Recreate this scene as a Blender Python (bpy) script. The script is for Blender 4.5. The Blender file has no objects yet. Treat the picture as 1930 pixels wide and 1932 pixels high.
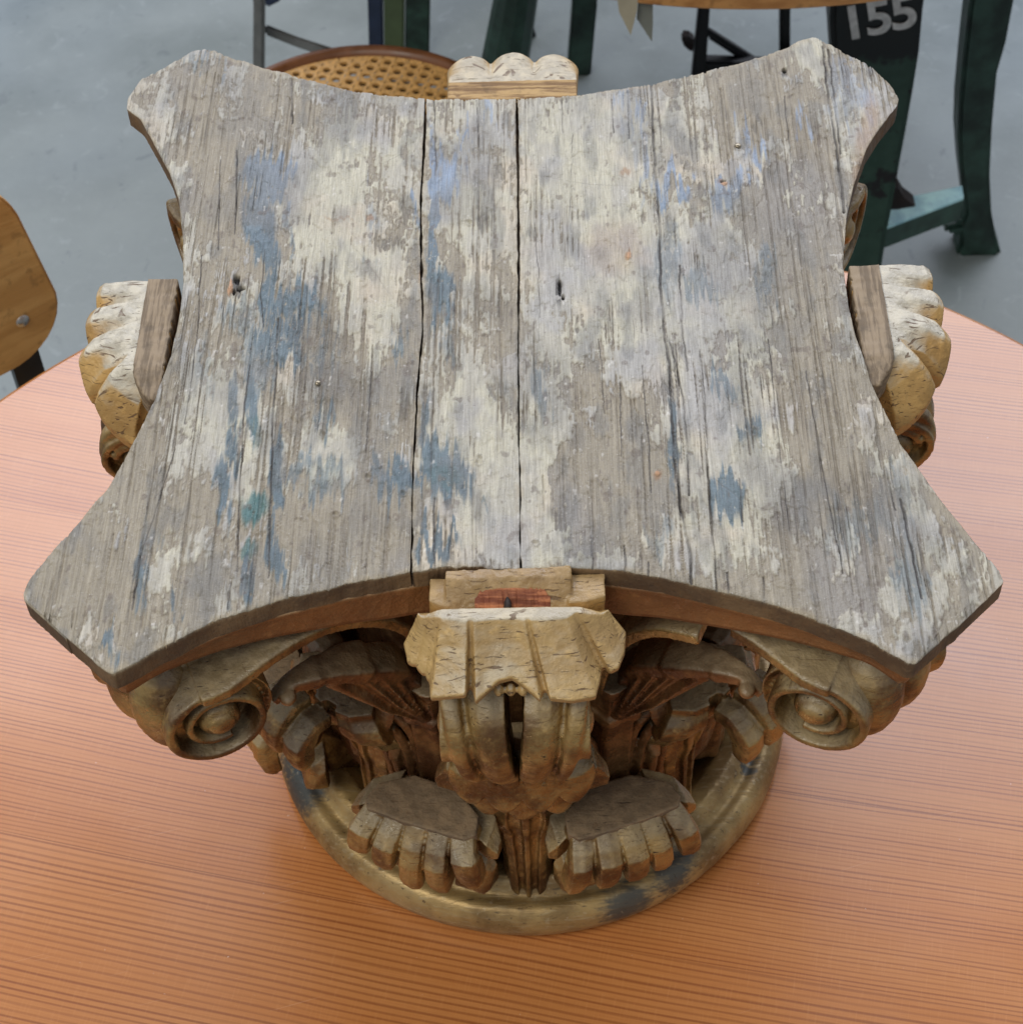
import bpy, math, random
import numpy as np
from mathutils import Matrix, Vector
random.seed(7)
R = math.radians
SC = bpy.context.scene
COL = SC.collection

# ------------------------------------------------------------------ camera
FPX = 3608.99                       # focal length in photo units (1930 wide)
TZ = 0.74                           # height of the table top above the floor
CAM = np.array([0.0204, -0.6342, 0.9588])
PITCH, YAW, ROLL = R(50.48), R(-2.25), R(-2.79)
FW = np.array([math.sin(YAW) * math.cos(PITCH), math.cos(YAW) * math.cos(PITCH), -math.sin(PITCH)])
_rt = np.array([math.cos(YAW), -math.sin(YAW), 0.0]); _up = np.cross(_rt, FW)
RT = _rt * math.cos(ROLL) + _up * math.sin(ROLL)
UP = -_rt * math.sin(ROLL) + _up * math.cos(ROLL)


def at(x, y, z):                    # sight line -> horizontal plane z (z = 0 is the table top)
    d = FW + RT * (x - 965) / FPX - UP * (y - 966) / FPX
    return CAM + d * (z - CAM[2]) / d[2]


def aty(x, y, Y):                   # sight line -> vertical plane
    d = FW + RT * (x - 965) / FPX - UP * (y - 966) / FPX
    return CAM + d * (Y - CAM[1]) / d[1]


cam = bpy.data.cameras.new('camera'); co = bpy.data.objects.new('camera', cam); COL.objects.link(co)
co.matrix_world = Matrix(((RT[0], UP[0], -FW[0], CAM[0]), (RT[1], UP[1], -FW[1], CAM[1]),
                          (RT[2], UP[2], -FW[2], CAM[2] + TZ), (0, 0, 0, 1)))
cam.sensor_fit = 'HORIZONTAL'; cam.sensor_width = 36; cam.lens = 36 * FPX / 1930
cam.clip_start = 0.02; cam.clip_end = 100
cam.dof.use_dof = True; cam.dof.focus_distance = 0.86; cam.dof.aperture_fstop = 30
SC.camera = co

# ------------------------------------------------------------------ light
W = bpy.data.worlds.new('World'); SC.world = W; W.use_nodes = True
W.node_tree.nodes['Background'].inputs[0].default_value = (0.90, 0.93, 1.0, 1)
W.node_tree.nodes['Background'].inputs[1].default_value = 0.38


def area(name, loc, target, sx, sy, col, radiance):
    l = bpy.data.lights.new(name, 'AREA'); l.shape = 'RECTANGLE'; l.size = sx; l.size_y = sy
    l.color = col; l.energy = radiance * math.pi * sx * sy
    o = bpy.data.objects.new(name, l); COL.objects.link(o); o.location = loc
    o.rotation_euler = (Vector(target) - Vector(loc)).to_track_quat('-Z', 'Y').to_euler()
    return o


area('skylight', (0.3, 3.4, 3.9), (0, 0, 0.9), 6.0, 2.6, (0.84, 0.88, 1.0), 4.7)
area('front_fill', (-1.6, -1.6, 4.2), (0, 0, 0.9), 2.2, 1.6, (1.0, 0.95, 0.84), 7.0)  # added warm fill light for the front faces
SC.view_settings.view_transform = 'Standard'; SC.view_settings.look = 'None'
SC.view_settings.exposure = 0.0; SC.view_settings.gamma = 1.0
SC.render.engine = 'CYCLES'


# ------------------------------------------------------------------ object helpers
def link(o, parent=None):
    COL.objects.link(o)
    if parent is not None: o.parent = parent
    return o


def thing(name, loc, label, cat, group=None, rz=0):
    o = bpy.data.objects.new(name, None); o.empty_display_size = 0.05
    o.location = loc; o.rotation_euler[2] = rz; link(o)
    o['label'] = label; o['category'] = cat
    if group: o['group'] = group
    return o


def mesh_of(name, V, F, mat=None, smooth=True):
    me = bpy.data.meshes.new(name); me.from_pydata([tuple(v) for v in V], [], [tuple(f) for f in F])
    me.update()
    if smooth: me.shade_smooth()
    if mat: me.materials.append(mat)
    return me


def obj(name, me, parent=None, mat=None, smooth=None):
    if isinstance(me, MB): me = me.mesh(name, mat)
    o = bpy.data.objects.new(name, me); return link(o, parent)


class MB:                            # collects shapes into one mesh
    def __init__(s): s.V = []; s.F = []

    def add(s, V, F):
        n = len(s.V); s.V += [tuple(map(float, v)) for v in V]; s.F += [tuple(n + i for i in f) for f in F]; return s

    def loft(s, rings, closed_ends=True, loop=False):
        m = len(rings[0]); V = [p for r in rings for p in r]; F = []
        k = len(rings)
        for i in range(k if loop else k - 1):
            a, b = i * m, ((i + 1) % k) * m
            for j in range(m):
                F.append((a + j, a + (j + 1) % m, b + (j + 1) % m, b + j))
        if closed_ends and not loop:
            F.append(tuple(range(m))[::-1]); F.append(tuple(range((k - 1) * m, k * m)))
        return s.add(V, F)

    def tube(s, pts, rad, n=12):
        pts = [np.array(p, float) for p in pts]; rings = []
        if not hasattr(rad, '__len__'): rad = [rad] * len(pts)
        for i, p in enumerate(pts):
            t = pts[min(i + 1, len(pts) - 1)] - pts[max(i - 1, 0)]; t /= np.linalg.norm(t)
            a = np.cross(t, [0.013, 0.99, 0.11] if abs(t[1]) < .9 else [1, 0, 0]); a /= np.linalg.norm(a); b = np.cross(t, a)
            rings.append([p + rad[i] * (a * math.cos(q) + b * math.sin(q)) for q in np.linspace(0, 2 * math.pi, n, endpoint=False)])
        return s.loft(rings)

    def box(s, c, size, rot=None):
        c = np.array(c, float); h = np.array(size, float) / 2
        P = [np.array([x, y, z]) * h for x in (-1, 1) for y in (-1, 1) for z in (-1, 1)]
        if rot is not None: P = [np.array(rot @ Vector(p)) for p in P]
        return s.add([c + p for p in P], [(0, 1, 3, 2), (4, 6, 7, 5), (0, 4, 5, 1), (2, 3, 7, 6), (0, 2, 6, 4), (1, 5, 7, 3)])

    def lathe(s, prof, n=96, c=(0, 0), closed=False):
        rings = [[(c[0] + r * math.cos(a), c[1] + r * math.sin(a), z) for r, z in prof] for a in np.linspace(0, 2 * math.pi, n, endpoint=False)]
        m = len(prof); V = [p for r in rings for p in r]; F = []
        for i in range(n):
            a, b = i * m, ((i + 1) % n) * m
            for j in range(m if closed else m - 1):
                F.append((a + j, b + j, b + (j + 1) % m, a + (j + 1) % m))
        return s.add(V, F)

    def ellipsoid(s, c, rx, ry, rz, rot=None, n=14, m=9):
        V, F = [], []
        for i in range(m + 1):
            th = math.pi * i / m
            for j in range(n):
                ph = 2 * math.pi * j / n
                p = Vector((rx * math.sin(th) * math.cos(ph), ry * math.sin(th) * math.sin(ph), rz * math.cos(th)))
                if rot is not None: p = rot @ p
                V.append((c[0] + p.x, c[1] + p.y, c[2] + p.z))
        for i in range(m):
            for j in range(n):
                F.append((i * n + j, (i + 1) * n + j, (i + 1) * n + (j + 1) % n, i * n + (j + 1) % n))
        return s.add(V, F)

    def extrude(s, outline, y0, y1, axis='y'):   # outline of (x, z) points given thickness along y
        n = len(outline)
        V = [(x, y0, z) for x, z in outline] + [(x, y1, z) for x, z in outline]
        F = [tuple(range(n)), tuple(range(2 * n - 1, n - 1, -1))] + [(i, i + n, (i + 1) % n + n, (i + 1) % n) for i in range(n)]
        return s.add(V, F)

    def mesh(s, name, mat=None, smooth=False):
        me = mesh_of(name, s.V, s.F, mat, smooth)
        import bmesh
        bm = bmesh.new(); bm.from_mesh(me); bmesh.ops.recalc_face_normals(bm, faces=bm.faces); bm.to_mesh(me); bm.free()
        return me


# ------------------------------------------------------------------ numpy noise
def vnoise(x, y, seed=0):
    rng = np.random.RandomState(seed); T = rng.rand(256, 256)
    xi = np.floor(x).astype(int); yi = np.floor(y).astype(int); fx = x - xi; fy = y - yi
    fx = fx * fx * (3 - 2 * fx); fy = fy * fy * (3 - 2 * fy)
    a = T[xi & 255, yi & 255]; b = T[(xi + 1) & 255, yi & 255]; c = T[xi & 255, (yi + 1) & 255]; d = T[(xi + 1) & 255, (yi + 1) & 255]
    return (a * (1 - fx) + b * fx) * (1 - fy) + (c * (1 - fx) + d * fx) * fy


def fbm(x, y, seed=0, o=4, g=.5):
    s = 0; a = 1; t = 0
    for i in range(o):
        s = s + a * vnoise(x * 2 ** i, y * 2 ** i, seed + i * 17); t += a; a *= g
    return s / t


def noise3(P, f, seed=0, o=3):       # cheap 3-d noise: three sliced 2-d noises
    return (fbm(P[:, 0] * f + 3.1, P[:, 1] * f + P[:, 2] * f * .7, seed, o) + fbm(P[:, 1] * f + 7.7, P[:, 2] * f - P[:, 0] * f * .6, seed + 5, o)
            + fbm(P[:, 2] * f + 1.9, P[:, 0] * f + P[:, 1] * f * .8, seed + 9, o)) / 3


def sst(a, b, x):
    t = np.clip((x - a) / (b - a), 0, 1); return t * t * (3 - 2 * t)


def carve(me, voxel=0.0012, amp=0.0009, f=90, seed=0, smooth_it=2, facet=0.0):
    """weld the pieces of one carved part into one skin, then roughen it like knife-cut wood"""
    o = bpy.data.objects.new('tmp', me); COL.objects.link(o)
    m = o.modifiers.new('r', 'REMESH'); m.mode = 'VOXEL'; m.voxel_size = voxel; m.adaptivity = 0
    s = o.modifiers.new('s', 'SMOOTH'); s.iterations = smooth_it; s.factor = .5
    dg = bpy.context.evaluated_depsgraph_get(); dg.update()
    ev = o.evaluated_get(dg); new = bpy.data.meshes.new_from_object(ev); new.name = me.name
    bpy.data.objects.remove(o); bpy.data.meshes.remove(me)
    n = len(new.vertices); P = np.empty(n * 3); N = np.empty(n * 3)
    new.vertices.foreach_get('co', P); new.vertex_normals.foreach_get('vector', N)
    P = P.reshape(-1, 3); N = N.reshape(-1, 3)
    d = (noise3(P, f, seed) - .5) * amp * 2.4 + (noise3(P, f * 4.5, seed + 3, 2) - .5) * amp * .6
    P = P + N * d[:, None]
    new.vertices.foreach_set('co', P.ravel()); new.update(); new.shade_smooth()
    return new


# ------------------------------------------------------------------ node helpers
class NT:
    def __init__(s, name, rough=.6, metal=0.0, spec=.5):
        s.m = bpy.data.materials.new(name); s.m.use_nodes = True; s.t = s.m.node_tree; s.n = s.t.nodes
        s.b = s.n['Principled BSDF']; s.set('Roughness', rough); s.set('Metallic', metal); s.set('Specular IOR Level', spec)

    def set(s, k, v):
        if hasattr(v, 'links') or isinstance(v, bpy.types.NodeSocket): s.t.links.new(v, s.b.inputs[k])
        else: s.b.inputs[k].default_value = (*v, 1) if isinstance(v, tuple) and len(v) == 3 else v

    def node(s, typ, ins={}, **props):
        n = s.n.new(typ)
        for k, v in props.items(): setattr(n, k, v)
        for k, v in ins.items():
            if isinstance(v, bpy.types.NodeSocket): s.t.links.new(v, n.inputs[k])
            else: n.inputs[k].default_value = (*v, 1) if (isinstance(v, tuple) and len(v) == 3 and n.inputs[k].type == 'RGBA') else v
        return n

    def pos(s): return s.node('ShaderNodeNewGeometry').outputs['Position']

    def obco(s): return s.node('ShaderNodeTexCoord').outputs['Object']

    def mp(s, v, scale=(1, 1, 1), rot=(0, 0, 0), loc=(0, 0, 0)):
        return s.node('ShaderNodeMapping', {'Vector': v, 'Scale': scale, 'Rotation': rot, 'Location': loc}).outputs[0]

    def noise(s, v, scale, detail=4, rough=.55, dist=0.0):
        return s.node('ShaderNodeTexNoise', {'Vector': v, 'Scale': scale, 'Detail': detail, 'Roughness': rough, 'Distortion': dist}).outputs['Fac']

    def ramp(s, f, a, b, lo=0.0, hi=1.0):
        n = s.node('ShaderNodeMapRange', {'Value': f, 'From Min': a, 'From Max': b, 'To Min': lo, 'To Max': hi}); n.interpolation_type = 'SMOOTHSTEP'
        return n.outputs[0]

    def math(s, op, a, b=0.0, c=0.0):
        n = s.node('ShaderNodeMath', operation=op)
        for i, v in enumerate((a, b, c)):
            if isinstance(v, bpy.types.NodeSocket): s.t.links.new(v, n.inputs[i])
            else: n.inputs[i].default_value = v
        return n.outputs[0]

    def mix(s, f, a, b, mode='MIX'):
        n = s.node('ShaderNodeMix', data_type='RGBA', blend_type=mode)
        for k, v in ((0, f), (6, a), (7, b)):
            if isinstance(v, bpy.types.NodeSocket): s.t.links.new(v, n.inputs[k])
            else: n.inputs[k].default_value = (*v, 1) if isinstance(v, tuple) else v
        return n.outputs[2]

    def bump(s, h, strength=.5, dist=.001, normal=None):
        ins = {'Height': h, 'Strength': strength, 'Distance': dist}
        if normal is not None: ins['Normal'] = normal
        o = s.node('ShaderNodeBump', ins).outputs[0]; s.t.links.new(o, s.b.inputs['Normal']); return o


# ------------------------------------------------------------------ materials
def gilt(name, base, toplit_dust, brown=(.17, .075, .03), toplit_dust_amt=1.0, axis='x', rough=.42, metal=.35, crackle=1.0, d0=.30, d1=.85, lines=0.0):
    m = NT(name, rough, metal, .5); p = m.pos()
    n1 = m.noise(p, 38, 5, .6); n2 = m.noise(p, 150, 4, .6); n3 = m.noise(p, 14, 3)
    c = m.mix(m.ramp(n1, .36, .66), brown, base)
    c = m.mix(m.ramp(n2, .55, .75, 0, .45), c, tuple(min(1, v * 1.6) for v in base))
    # top light put into the colour, with dusty primer, on faces that look up
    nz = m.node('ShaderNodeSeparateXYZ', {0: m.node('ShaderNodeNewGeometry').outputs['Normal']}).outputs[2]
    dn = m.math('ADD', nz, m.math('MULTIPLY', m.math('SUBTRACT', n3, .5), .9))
    c = m.mix(m.ramp(dn, d0, d1, 0, toplit_dust_amt), c, m.mix(m.ramp(n2, .4, .62), tuple(v * .72 for v in toplit_dust), toplit_dust))
    # worn arrises
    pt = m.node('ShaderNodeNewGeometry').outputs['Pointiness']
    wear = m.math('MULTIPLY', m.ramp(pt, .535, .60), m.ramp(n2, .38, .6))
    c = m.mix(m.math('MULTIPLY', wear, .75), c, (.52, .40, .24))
    c = m.mix(m.ramp(pt, .47, .41, 0, .65), c, (.035, .02, .012))  # concave creases tinted darker
    # drying cracks along the grain
    sc = (8, 1, 1) if axis == 'y' else ((1, 8, 8) if axis == 'x' else (6, 6, 1))
    cr = m.noise(m.mp(p, tuple(v * 110 for v in sc)), 1.0, 3, .6, .4)
    crk = m.ramp(cr, .36, .30, 0, crackle)
    gate = m.ramp(m.noise(p, 45, 2), .45, .6)
    crk = m.math('MULTIPLY', crk, gate)
    c = m.mix(crk, c, (.05, .03, .018))
    if lines:                        # long horizontal checks where the gesso has shrunk over the grain
        ln = m.noise(m.mp(p, (90, 90, 1100)), 1.0, 2, .5, .5); l_ = m.math('MULTIPLY', m.ramp(ln, .365, .325), m.ramp(m.noise(p, 70, 2), .38, .52))
        ln2 = m.noise(m.mp(p, (90, 900, 300)), 1.0, 2, .5, .5); l_ = m.math('MAXIMUM', l_, m.math('MULTIPLY', m.ramp(ln2, .365, .325), m.ramp(m.noise(p, 85, 2), .40, .54)))
        l_ = m.math('MULTIPLY', l_, lines); c = m.mix(l_, c, (.12, .065, .03)); crk = m.math('MAXIMUM', crk, l_)
    m.set('Base Color', c)
    m.set('Roughness', m.ramp(n2, .3, .7, rough - .08, rough + .2))
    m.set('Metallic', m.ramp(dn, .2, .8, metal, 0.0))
    cut = m.node('ShaderNodeTexVoronoi', {'Vector': m.mp(p, (1, 1, .55)), 'Scale': 190.0}).outputs['Distance']
    h = m.math('SUBTRACT', m.math('ADD', m.math('ADD', m.math('MULTIPLY', n2, .7), m.math('MULTIPLY', cut, 1.3)), m.noise(p, 600, 3)), m.math('MULTIPLY', crk, 1.2))
    m.bump(h, .55, .0007)
    return m.m


M = {}
M['gilt'] = gilt('old_gilding', (.42, .28, .105), (.36, .30, .195), brown=(.135, .068, .027), toplit_dust_amt=.66, lines=.4, metal=.7, rough=.33, d0=.38)
M['gilt_pale'] = gilt('pale_gilding', (.52, .35, .14), (.56, .50, .38), brown=(.40, .26, .11), toplit_dust_amt=.9, axis='x', metal=.3, d0=.74, d1=1.06, lines=.85)
M['gilt_side'] = gilt('side_gilding', (.58, .365, .13), (.60, .56, .46), brown=(.42, .25, .085), toplit_dust_amt=.95, metal=.25, d0=.60, d1=.88, lines=.85)
M['gilt_block'] = gilt('crackled_gilding', (.44, .27, .095), (.42, .31, .17), brown=(.26, .14, .05), toplit_dust_amt=.5, metal=.1, lines=.8)
M['gilt_dark'] = gilt('brown_gilding', (.30, .155, .058), (.27, .22, .14), brown=(.125, .050, .019), toplit_dust_amt=.7, metal=.55, rough=.34)
M['cove'] = gilt('brown_cove', (.30, .145, .052), (.22, .15, .08), brown=(.20, .09, .033), toplit_dust_amt=.35, crackle=.3)
M['edge'] = gilt('board_edge', (.17, .105, .05), (.24, .20, .14), brown=(.085, .05, .026), toplit_dust_amt=.8, crackle=.8, metal=0.0, rough=.6)
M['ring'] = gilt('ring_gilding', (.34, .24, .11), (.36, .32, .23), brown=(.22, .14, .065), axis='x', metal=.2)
M['cap_grey'] = gilt('grey_cut_top', (.27, .18, .10), (.245, .170, .098), brown=(.12, .085, .052), metal=0.0, rough=.75, lines=.4)


def wood_raw(name, a, b, scale=(40, 420, 420), rough=.7):
    m = NT(name, rough); p = m.pos(); n = m.noise(m.mp(p, scale), 1, 4, .6, .3); n2 = m.noise(p, 90, 4)
    c = m.mix(m.ramp(n, .4, .6), a, b); c = m.mix(m.ramp(n2, .55, .7, 0, .5), c, tuple(v * .5 for v in a)); m.set('Base Color', c)
    m.bump(n, .6, .0012); return m.m


M['torn'] = wood_raw('torn_red_wood', (.20, .055, .025), (.50, .19, .085))
M['strip'] = wood_raw('bare_grey_wood', (.16, .115, .070), (.30, .225, .145), (420, 30, 420))
M['strip_x'] = wood_raw('bare_ochre_wood', (.20, .11, .04), (.48, .31, .13), (30, 420, 420))


def plate_material():
    m = NT('painted_board', .6); p = m.pos()
    col = m.node('ShaderNodeVertexColor', layer_name='paint').outputs[0]
    ed = m.node('ShaderNodeAttribute', attribute_name='edge').outputs['Fac']
    fine = m.noise(m.mp(p, (1500, 70, 300)), 1, 4, .65); g2 = m.noise(p, 900, 3, .6); g3 = m.noise(m.mp(p, (500, 40, 100)), 1, 3, .6, .6)
    c = m.mix(m.ramp(fine, .3, .7), m.mix(1.0, col, (.80, .78, .76), 'MULTIPLY'), m.mix(1.0, col, (1.12, 1.11, 1.10), 'MULTIPLY'))
    c = m.mix(m.ramp(g2, .62, .74, 0, .35), c, (.75, .73, .70)); c = m.mix(m.ramp(g2, .38, .28, 0, .5), c, (.10, .08, .065))
    c = m.mix(m.ramp(g3, .33, .25, 0, .5), c, (.06, .045, .035))
    m.set('Base Color', c); m.set('Roughness', m.ramp(g2, .3, .7, .42, .72))
    m.bump(m.math('ADD', m.math('MULTIPLY', fine, .8), m.math('MULTIPLY', g2, .8)), .6, .0009)
    return m.m


M['plate'] = plate_material()


def flat(name, col, rough=.5, metal=0.0, var=.25, scale=30, bump=.2):
    m = NT(name, rough, metal); p = m.pos(); n = m.noise(p, scale, 5, .6)
    m.set('Base Color', m.mix(m.ramp(n, .3, .7), tuple(v * (1 - var) for v in col), tuple(min(1, v * (1 + var)) for v in col)))
    m.set('Roughness', m.ramp(n, .3, .7, rough - .08, rough + .12)); m.bump(n, bump, .001)
    return m.m


def table_material():
    m = NT('varnished_fir', .30, 0, .15); p = m.pos()
    a = R(12.2)
    q = m.mp(p, rot=(0, 0, a))                       # x' along the grain, y' across it
    s = m.node('ShaderNodeSeparateXYZ', {0: q}); x, y = s.outputs[0], s.outputs[1]
    y = m.math('ADD', y, m.math('MULTIPLY', m.math('MULTIPLY', x, x), -.05))
    k = m.math('DIVIDE', m.math('ADD', y, .142), .116)
    lam = m.math('FLOOR', k)
    wn = m.node('ShaderNodeTexWhiteNoise', {'W': m.math('ADD', lam, 31.7)}, noise_dimensions='1D').outputs[0]
    warp = m.noise(m.node('ShaderNodeCombineXYZ', {0: m.math('MULTIPLY', x, 1.6), 1: m.math('MULTIPLY', y, 6), 2: m.math('MULTIPLY', lam, 5.3)}).outputs[0], 1, 3, .5)
    yy = m.math('ADD', y, m.math('MULTIPLY', warp, .02))
    def lines(per, j, sharp):
        v = m.node('ShaderNodeCombineXYZ', {0: m.math('MULTIPLY', x, .8), 1: m.math('MULTIPLY', yy, 1 / per), 2: m.math('ADD', j, m.math('MULTIPLY', lam, 7.1))}).outputs[0]
        return m.noise(v, 1, 1, .4)
    wv = m.math('SINE', m.math('MULTIPLY', m.math('ADD', yy, m.math('MULTIPLY', lines(.013, 9, 0), .0034)), m.math('SUBTRACT', m.math('ADD', 1950.0, m.math('MULTIPLY', wn, 350.0)), m.math('MULTIPLY', m.math('COMPARE', lam, -1.0, .1), 620.0))))
    l1 = m.ramp(wv, .05, .98)
    amp = m.ramp(lines(.007, 4, 0), .3, .65, .25, 1.0)
    fib = m.noise(m.node('ShaderNodeCombineXYZ', {0: m.math('MULTIPLY', x, 55), 1: m.math('MULTIPLY', y, 1400), 2: 0.0}).outputs[0], 1, 3, .6)
    cross = m.noise(m.node('ShaderNodeCombineXYZ', {0: m.math('MULTIPLY', x, 900), 1: m.math('MULTIPLY', y, 60), 2: 0.0}).outputs[0], 1, 2, .6)
    big = m.noise(m.node('ShaderNodeCombineXYZ', {0: m.math('MULTIPLY', x, 2), 1: m.math('MULTIPLY', y, 18), 2: m.math('MULTIPLY', lam, 3.0)}).outputs[0], 1, 3)
    c0 = m.mix(wn, (.47, .165, .039), (.525, .205, .057)); c0 = m.mix(m.ramp(big, .3, .7), c0, (.56, .232, .072))
    c = m.mix(m.math('MULTIPLY', m.math('MULTIPLY', l1, amp), .76), c0, (.22, .058, .016))
    c = m.mix(m.ramp(fib, .35, .75, 0, .22), c, (.30, .08, .02)); c = m.mix(m.ramp(cross, .5, .8, 0, .14), c, (.75, .36, .14))
    spk = m.noise(m.mp(p, (1, 1, 1)), 420, 2, .5); c = m.mix(m.ramp(spk, .765, .80, 0, .6), c, (.75, .62, .50))
    scr = m.noise(m.node('ShaderNodeCombineXYZ', {0: m.math('MULTIPLY', m.math('ADD', x, m.math('MULTIPLY', y, .4)), 14), 1: m.math('MULTIPLY', m.math('SUBTRACT', y, m.math('MULTIPLY', x, .55)), 900), 2: 3.0}).outputs[0], 1, 2, .5)
    c = m.mix(m.math('MULTIPLY', m.ramp(scr, .70, .76), .25), c, (.72, .45, .28))
    fr = m.math('FRACT', k); seam = m.math('LESS_THAN', fr, .006)
    c = m.mix(m.math('MULTIPLY', seam, .35), c, (.2, .06, .02))
    m.set('Base Color', c); m.set('Roughness', .38); m.set('Coat Weight', 1.0); m.set('Coat Roughness', m.ramp(m.noise(p, 9, 4), .3, .7, .17, .27)); m.set('Coat IOR', 1.60)
    m.bump(m.math('ADD', m.math('MULTIPLY', l1, -.5), m.math('MULTIPLY', fib, .3)), .12, .0004)
    return m.m


M['table'] = table_material()
M['ply'] = wood_raw('golden_plywood', (.50, .26, .075), (.62, .35, .115), (10, 10, 60), .42)
M['wood_top'] = wood_raw('orange_wood', (.34, .15, .045), (.50, .25, .085), (12, 160, 60), .4)
M['green'] = flat('dark_green_paint', (.024, .056, .041), .38, 0, .6, 22, .4)
M['lgreen'] = flat('olive_green_paint', (.085, .12, .055), .45, 0, .25, 12)
M['black'] = flat('black_metal', (.010, .011, .013), .4, .2, .3, 30)
M['greymetal'] = flat('dull_grey_metal', (.20, .205, .20), .5, .3, .2, 30)
M['palebluetop'] = flat('pale_blue_top', (.50, .88, 1.0), .5, 0, .3, 50)
M['bluemetal'] = flat('dark_blue_metal', (.03, .045, .09), .4, .2, .2, 30)
M['rust'] = flat('dark_rust', (.022, .014, .012), .7, 0, .5, 40)
M['white'] = flat('chalky_white_paint', (.62, .62, .60), .7, 0, .2, 120)
M['cane'] = flat('woven_cane', (.66, .38, .125), .5, 0, .25, 260, .5)
M['rim'] = flat('brown_bentwood', (.17, .065, .022), .38, 0, .2, 40)
M['steel'] = flat('bright_steel', (.45, .44, .42), .3, .9, .1, 200)
M['card'] = flat('cream_card', (.40, .36, .26), .8, 0, .1, 40)
M['card2'] = flat('grey_card', (.20, .21, .18), .8, 0, .1, 40)
M['nail'] = flat('worn_nail', (.35, .30, .22), .3, .8, .3, 600)


def floor_material():
    m = NT('polished_concrete', .45); p = m.pos(); n = m.noise(p, 5, 6, .6); n2 = m.noise(p, 60, 4, .6); n3 = m.noise(p, 1.3, 3)
    c = m.mix(m.ramp(n, .3, .7), (.200, .232, .225), (.285, .322, .318)); c = m.mix(m.ramp(n2, .5, .75, 0, .25), c, (.30, .33, .34))
    c = m.mix(m.ramp(n3, .4, .65, 0, .35), c, (.16, .215, .27)); n5 = m.noise(p, 22, 6, .7, 1.2); c = m.mix(m.ramp(n5, .58, .66, 0, .35), c, (.36, .40, .41)); c = m.mix(m.ramp(n5, .40, .33, 0, .35), c, (.09, .11, .125))
    m.set('Base Color', c); m.set('Roughness', m.ramp(n, .3, .7, .35, .55)); m.bump(n2, .1, .002)
    return m.m


M['floor'] = floor_material()

# ------------------------------------------------------------------ the floor
fl = MB().add([(-6, -5, 0), (6, -5, 0), (6, 7, 0), (-6, 7, 0)], [(0, 1, 2, 3)])
fo = obj('floor', fl.mesh('floor', M['floor'])); fo['kind'] = 'structure'

# ------------------------------------------------------------------ round table under the capital
TC = (0.0066, -0.0766); TR = 0.5062
tb = thing('round_table', (TC[0], TC[1], 0), 'round table with striped orange fir top and glossy varnish, carrying the carved capital', 'table')
prof = [(0.0, .74), (TR - .004, .74), (TR - .001, .7385), (TR, .735), (TR, .716), (TR - .004, .712), (0.0, .712)]
obj('tabletop', MB().lathe(prof, 256).mesh('tabletop', M['table']), tb)
pp = [(0, .71), (.05, .71), (.05, .66), (.035, .62), (.035, .10), (.06, .05), (.30, .03), (.30, 0), (0, 0)]
obj('pedestal', MB().lathe(pp, 48).mesh('pedestal', M['black']), tb)

# ------------------------------------------------------------------ the carved capital
H = 0.3336
cap = thing('carved_capital', (0, 0, TZ), 'old carved wooden column capital with weathered paint-stained board top and flaking gold paint', 'column capital')


def plx(pts): return np.array([at(x, y, H)[:2] for x, y in pts])


def resample(P, n, smooth=0):
    P = np.asarray(P, float); d = np.r_[0, np.cumsum(np.hypot(*np.diff(P, axis=0).T))]; t = np.linspace(0, d[-1], n)
    Q = np.stack([np.interp(t, d, P[:, 0]), np.interp(t, d, P[:, 1])], 1)
    for _ in range(smooth): Q[1:-1] = (Q[:-2] + 2 * Q[1:-1] + Q[2:]) / 4
    return Q


left = [(254, 170), (241, 188), (239, 205), (265, 225), (295, 278), (320, 325), (337, 375), (345, 450), (346, 535), (341, 578), (324, 667),
        (305, 717), (288, 763), (245, 847), (202, 924), (150, 985), (100, 1040), (62, 1085), (48, 1108), (44, 1122), (46, 1134), (125, 1206)]
right = [(1645, 125), (1680, 158), (1696, 185), (1692, 200), (1660, 240), (1635, 280), (1610, 350), (1597, 410), (1590, 500), (1593, 518), (1601, 578),
         (1614, 636), (1633, 686), (1642, 717), (1669, 775), (1700, 837), (1736, 890), (1762, 926), (1810, 985), (1850, 1035), (1886, 1078), (1894, 1098), (1812, 1175)]
gapL = [(803, 186), (799, 270), (793, 400), (794, 500), (797, 620), (790, 700), (780, 860), (777, 1000), (775, 1078)]
gapR = [(975, 186), (977, 300), (979, 480), (979, 700), (981, 870), (983, 1074)]
backL = [(254, 170), (267, 150), (320, 120), (366, 94), (384, 91), (402, 94), (450, 112), (505, 128), (585, 150), (675, 172), (740, 180), (803, 186)]
backM = [(803, 186), (890, 187), (975, 186)]
backR = [(975, 186), (1040, 183), (1115, 175), (1215, 158), (1315, 137), (1430, 107), (1465, 95), (1515, 73), (1530, 70), (1542, 71), (1565, 82), (1615, 110), (1645, 125)]
frontL = [(125, 1205), (203, 1270), (213, 1273), (300, 1225), (400, 1175), (500, 1140), (650, 1101), (775, 1078)]
frontM = [(775, 1078), (830, 1071), (900, 1069), (983, 1074)]
frontR = [(983, 1074), (1060, 1071), (1126, 1073), (1250, 1088), (1306, 1102), (1442, 1136), (1526, 1163), (1640, 1208), (1712, 1252), (1728, 1252), (1812, 1175)]

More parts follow.
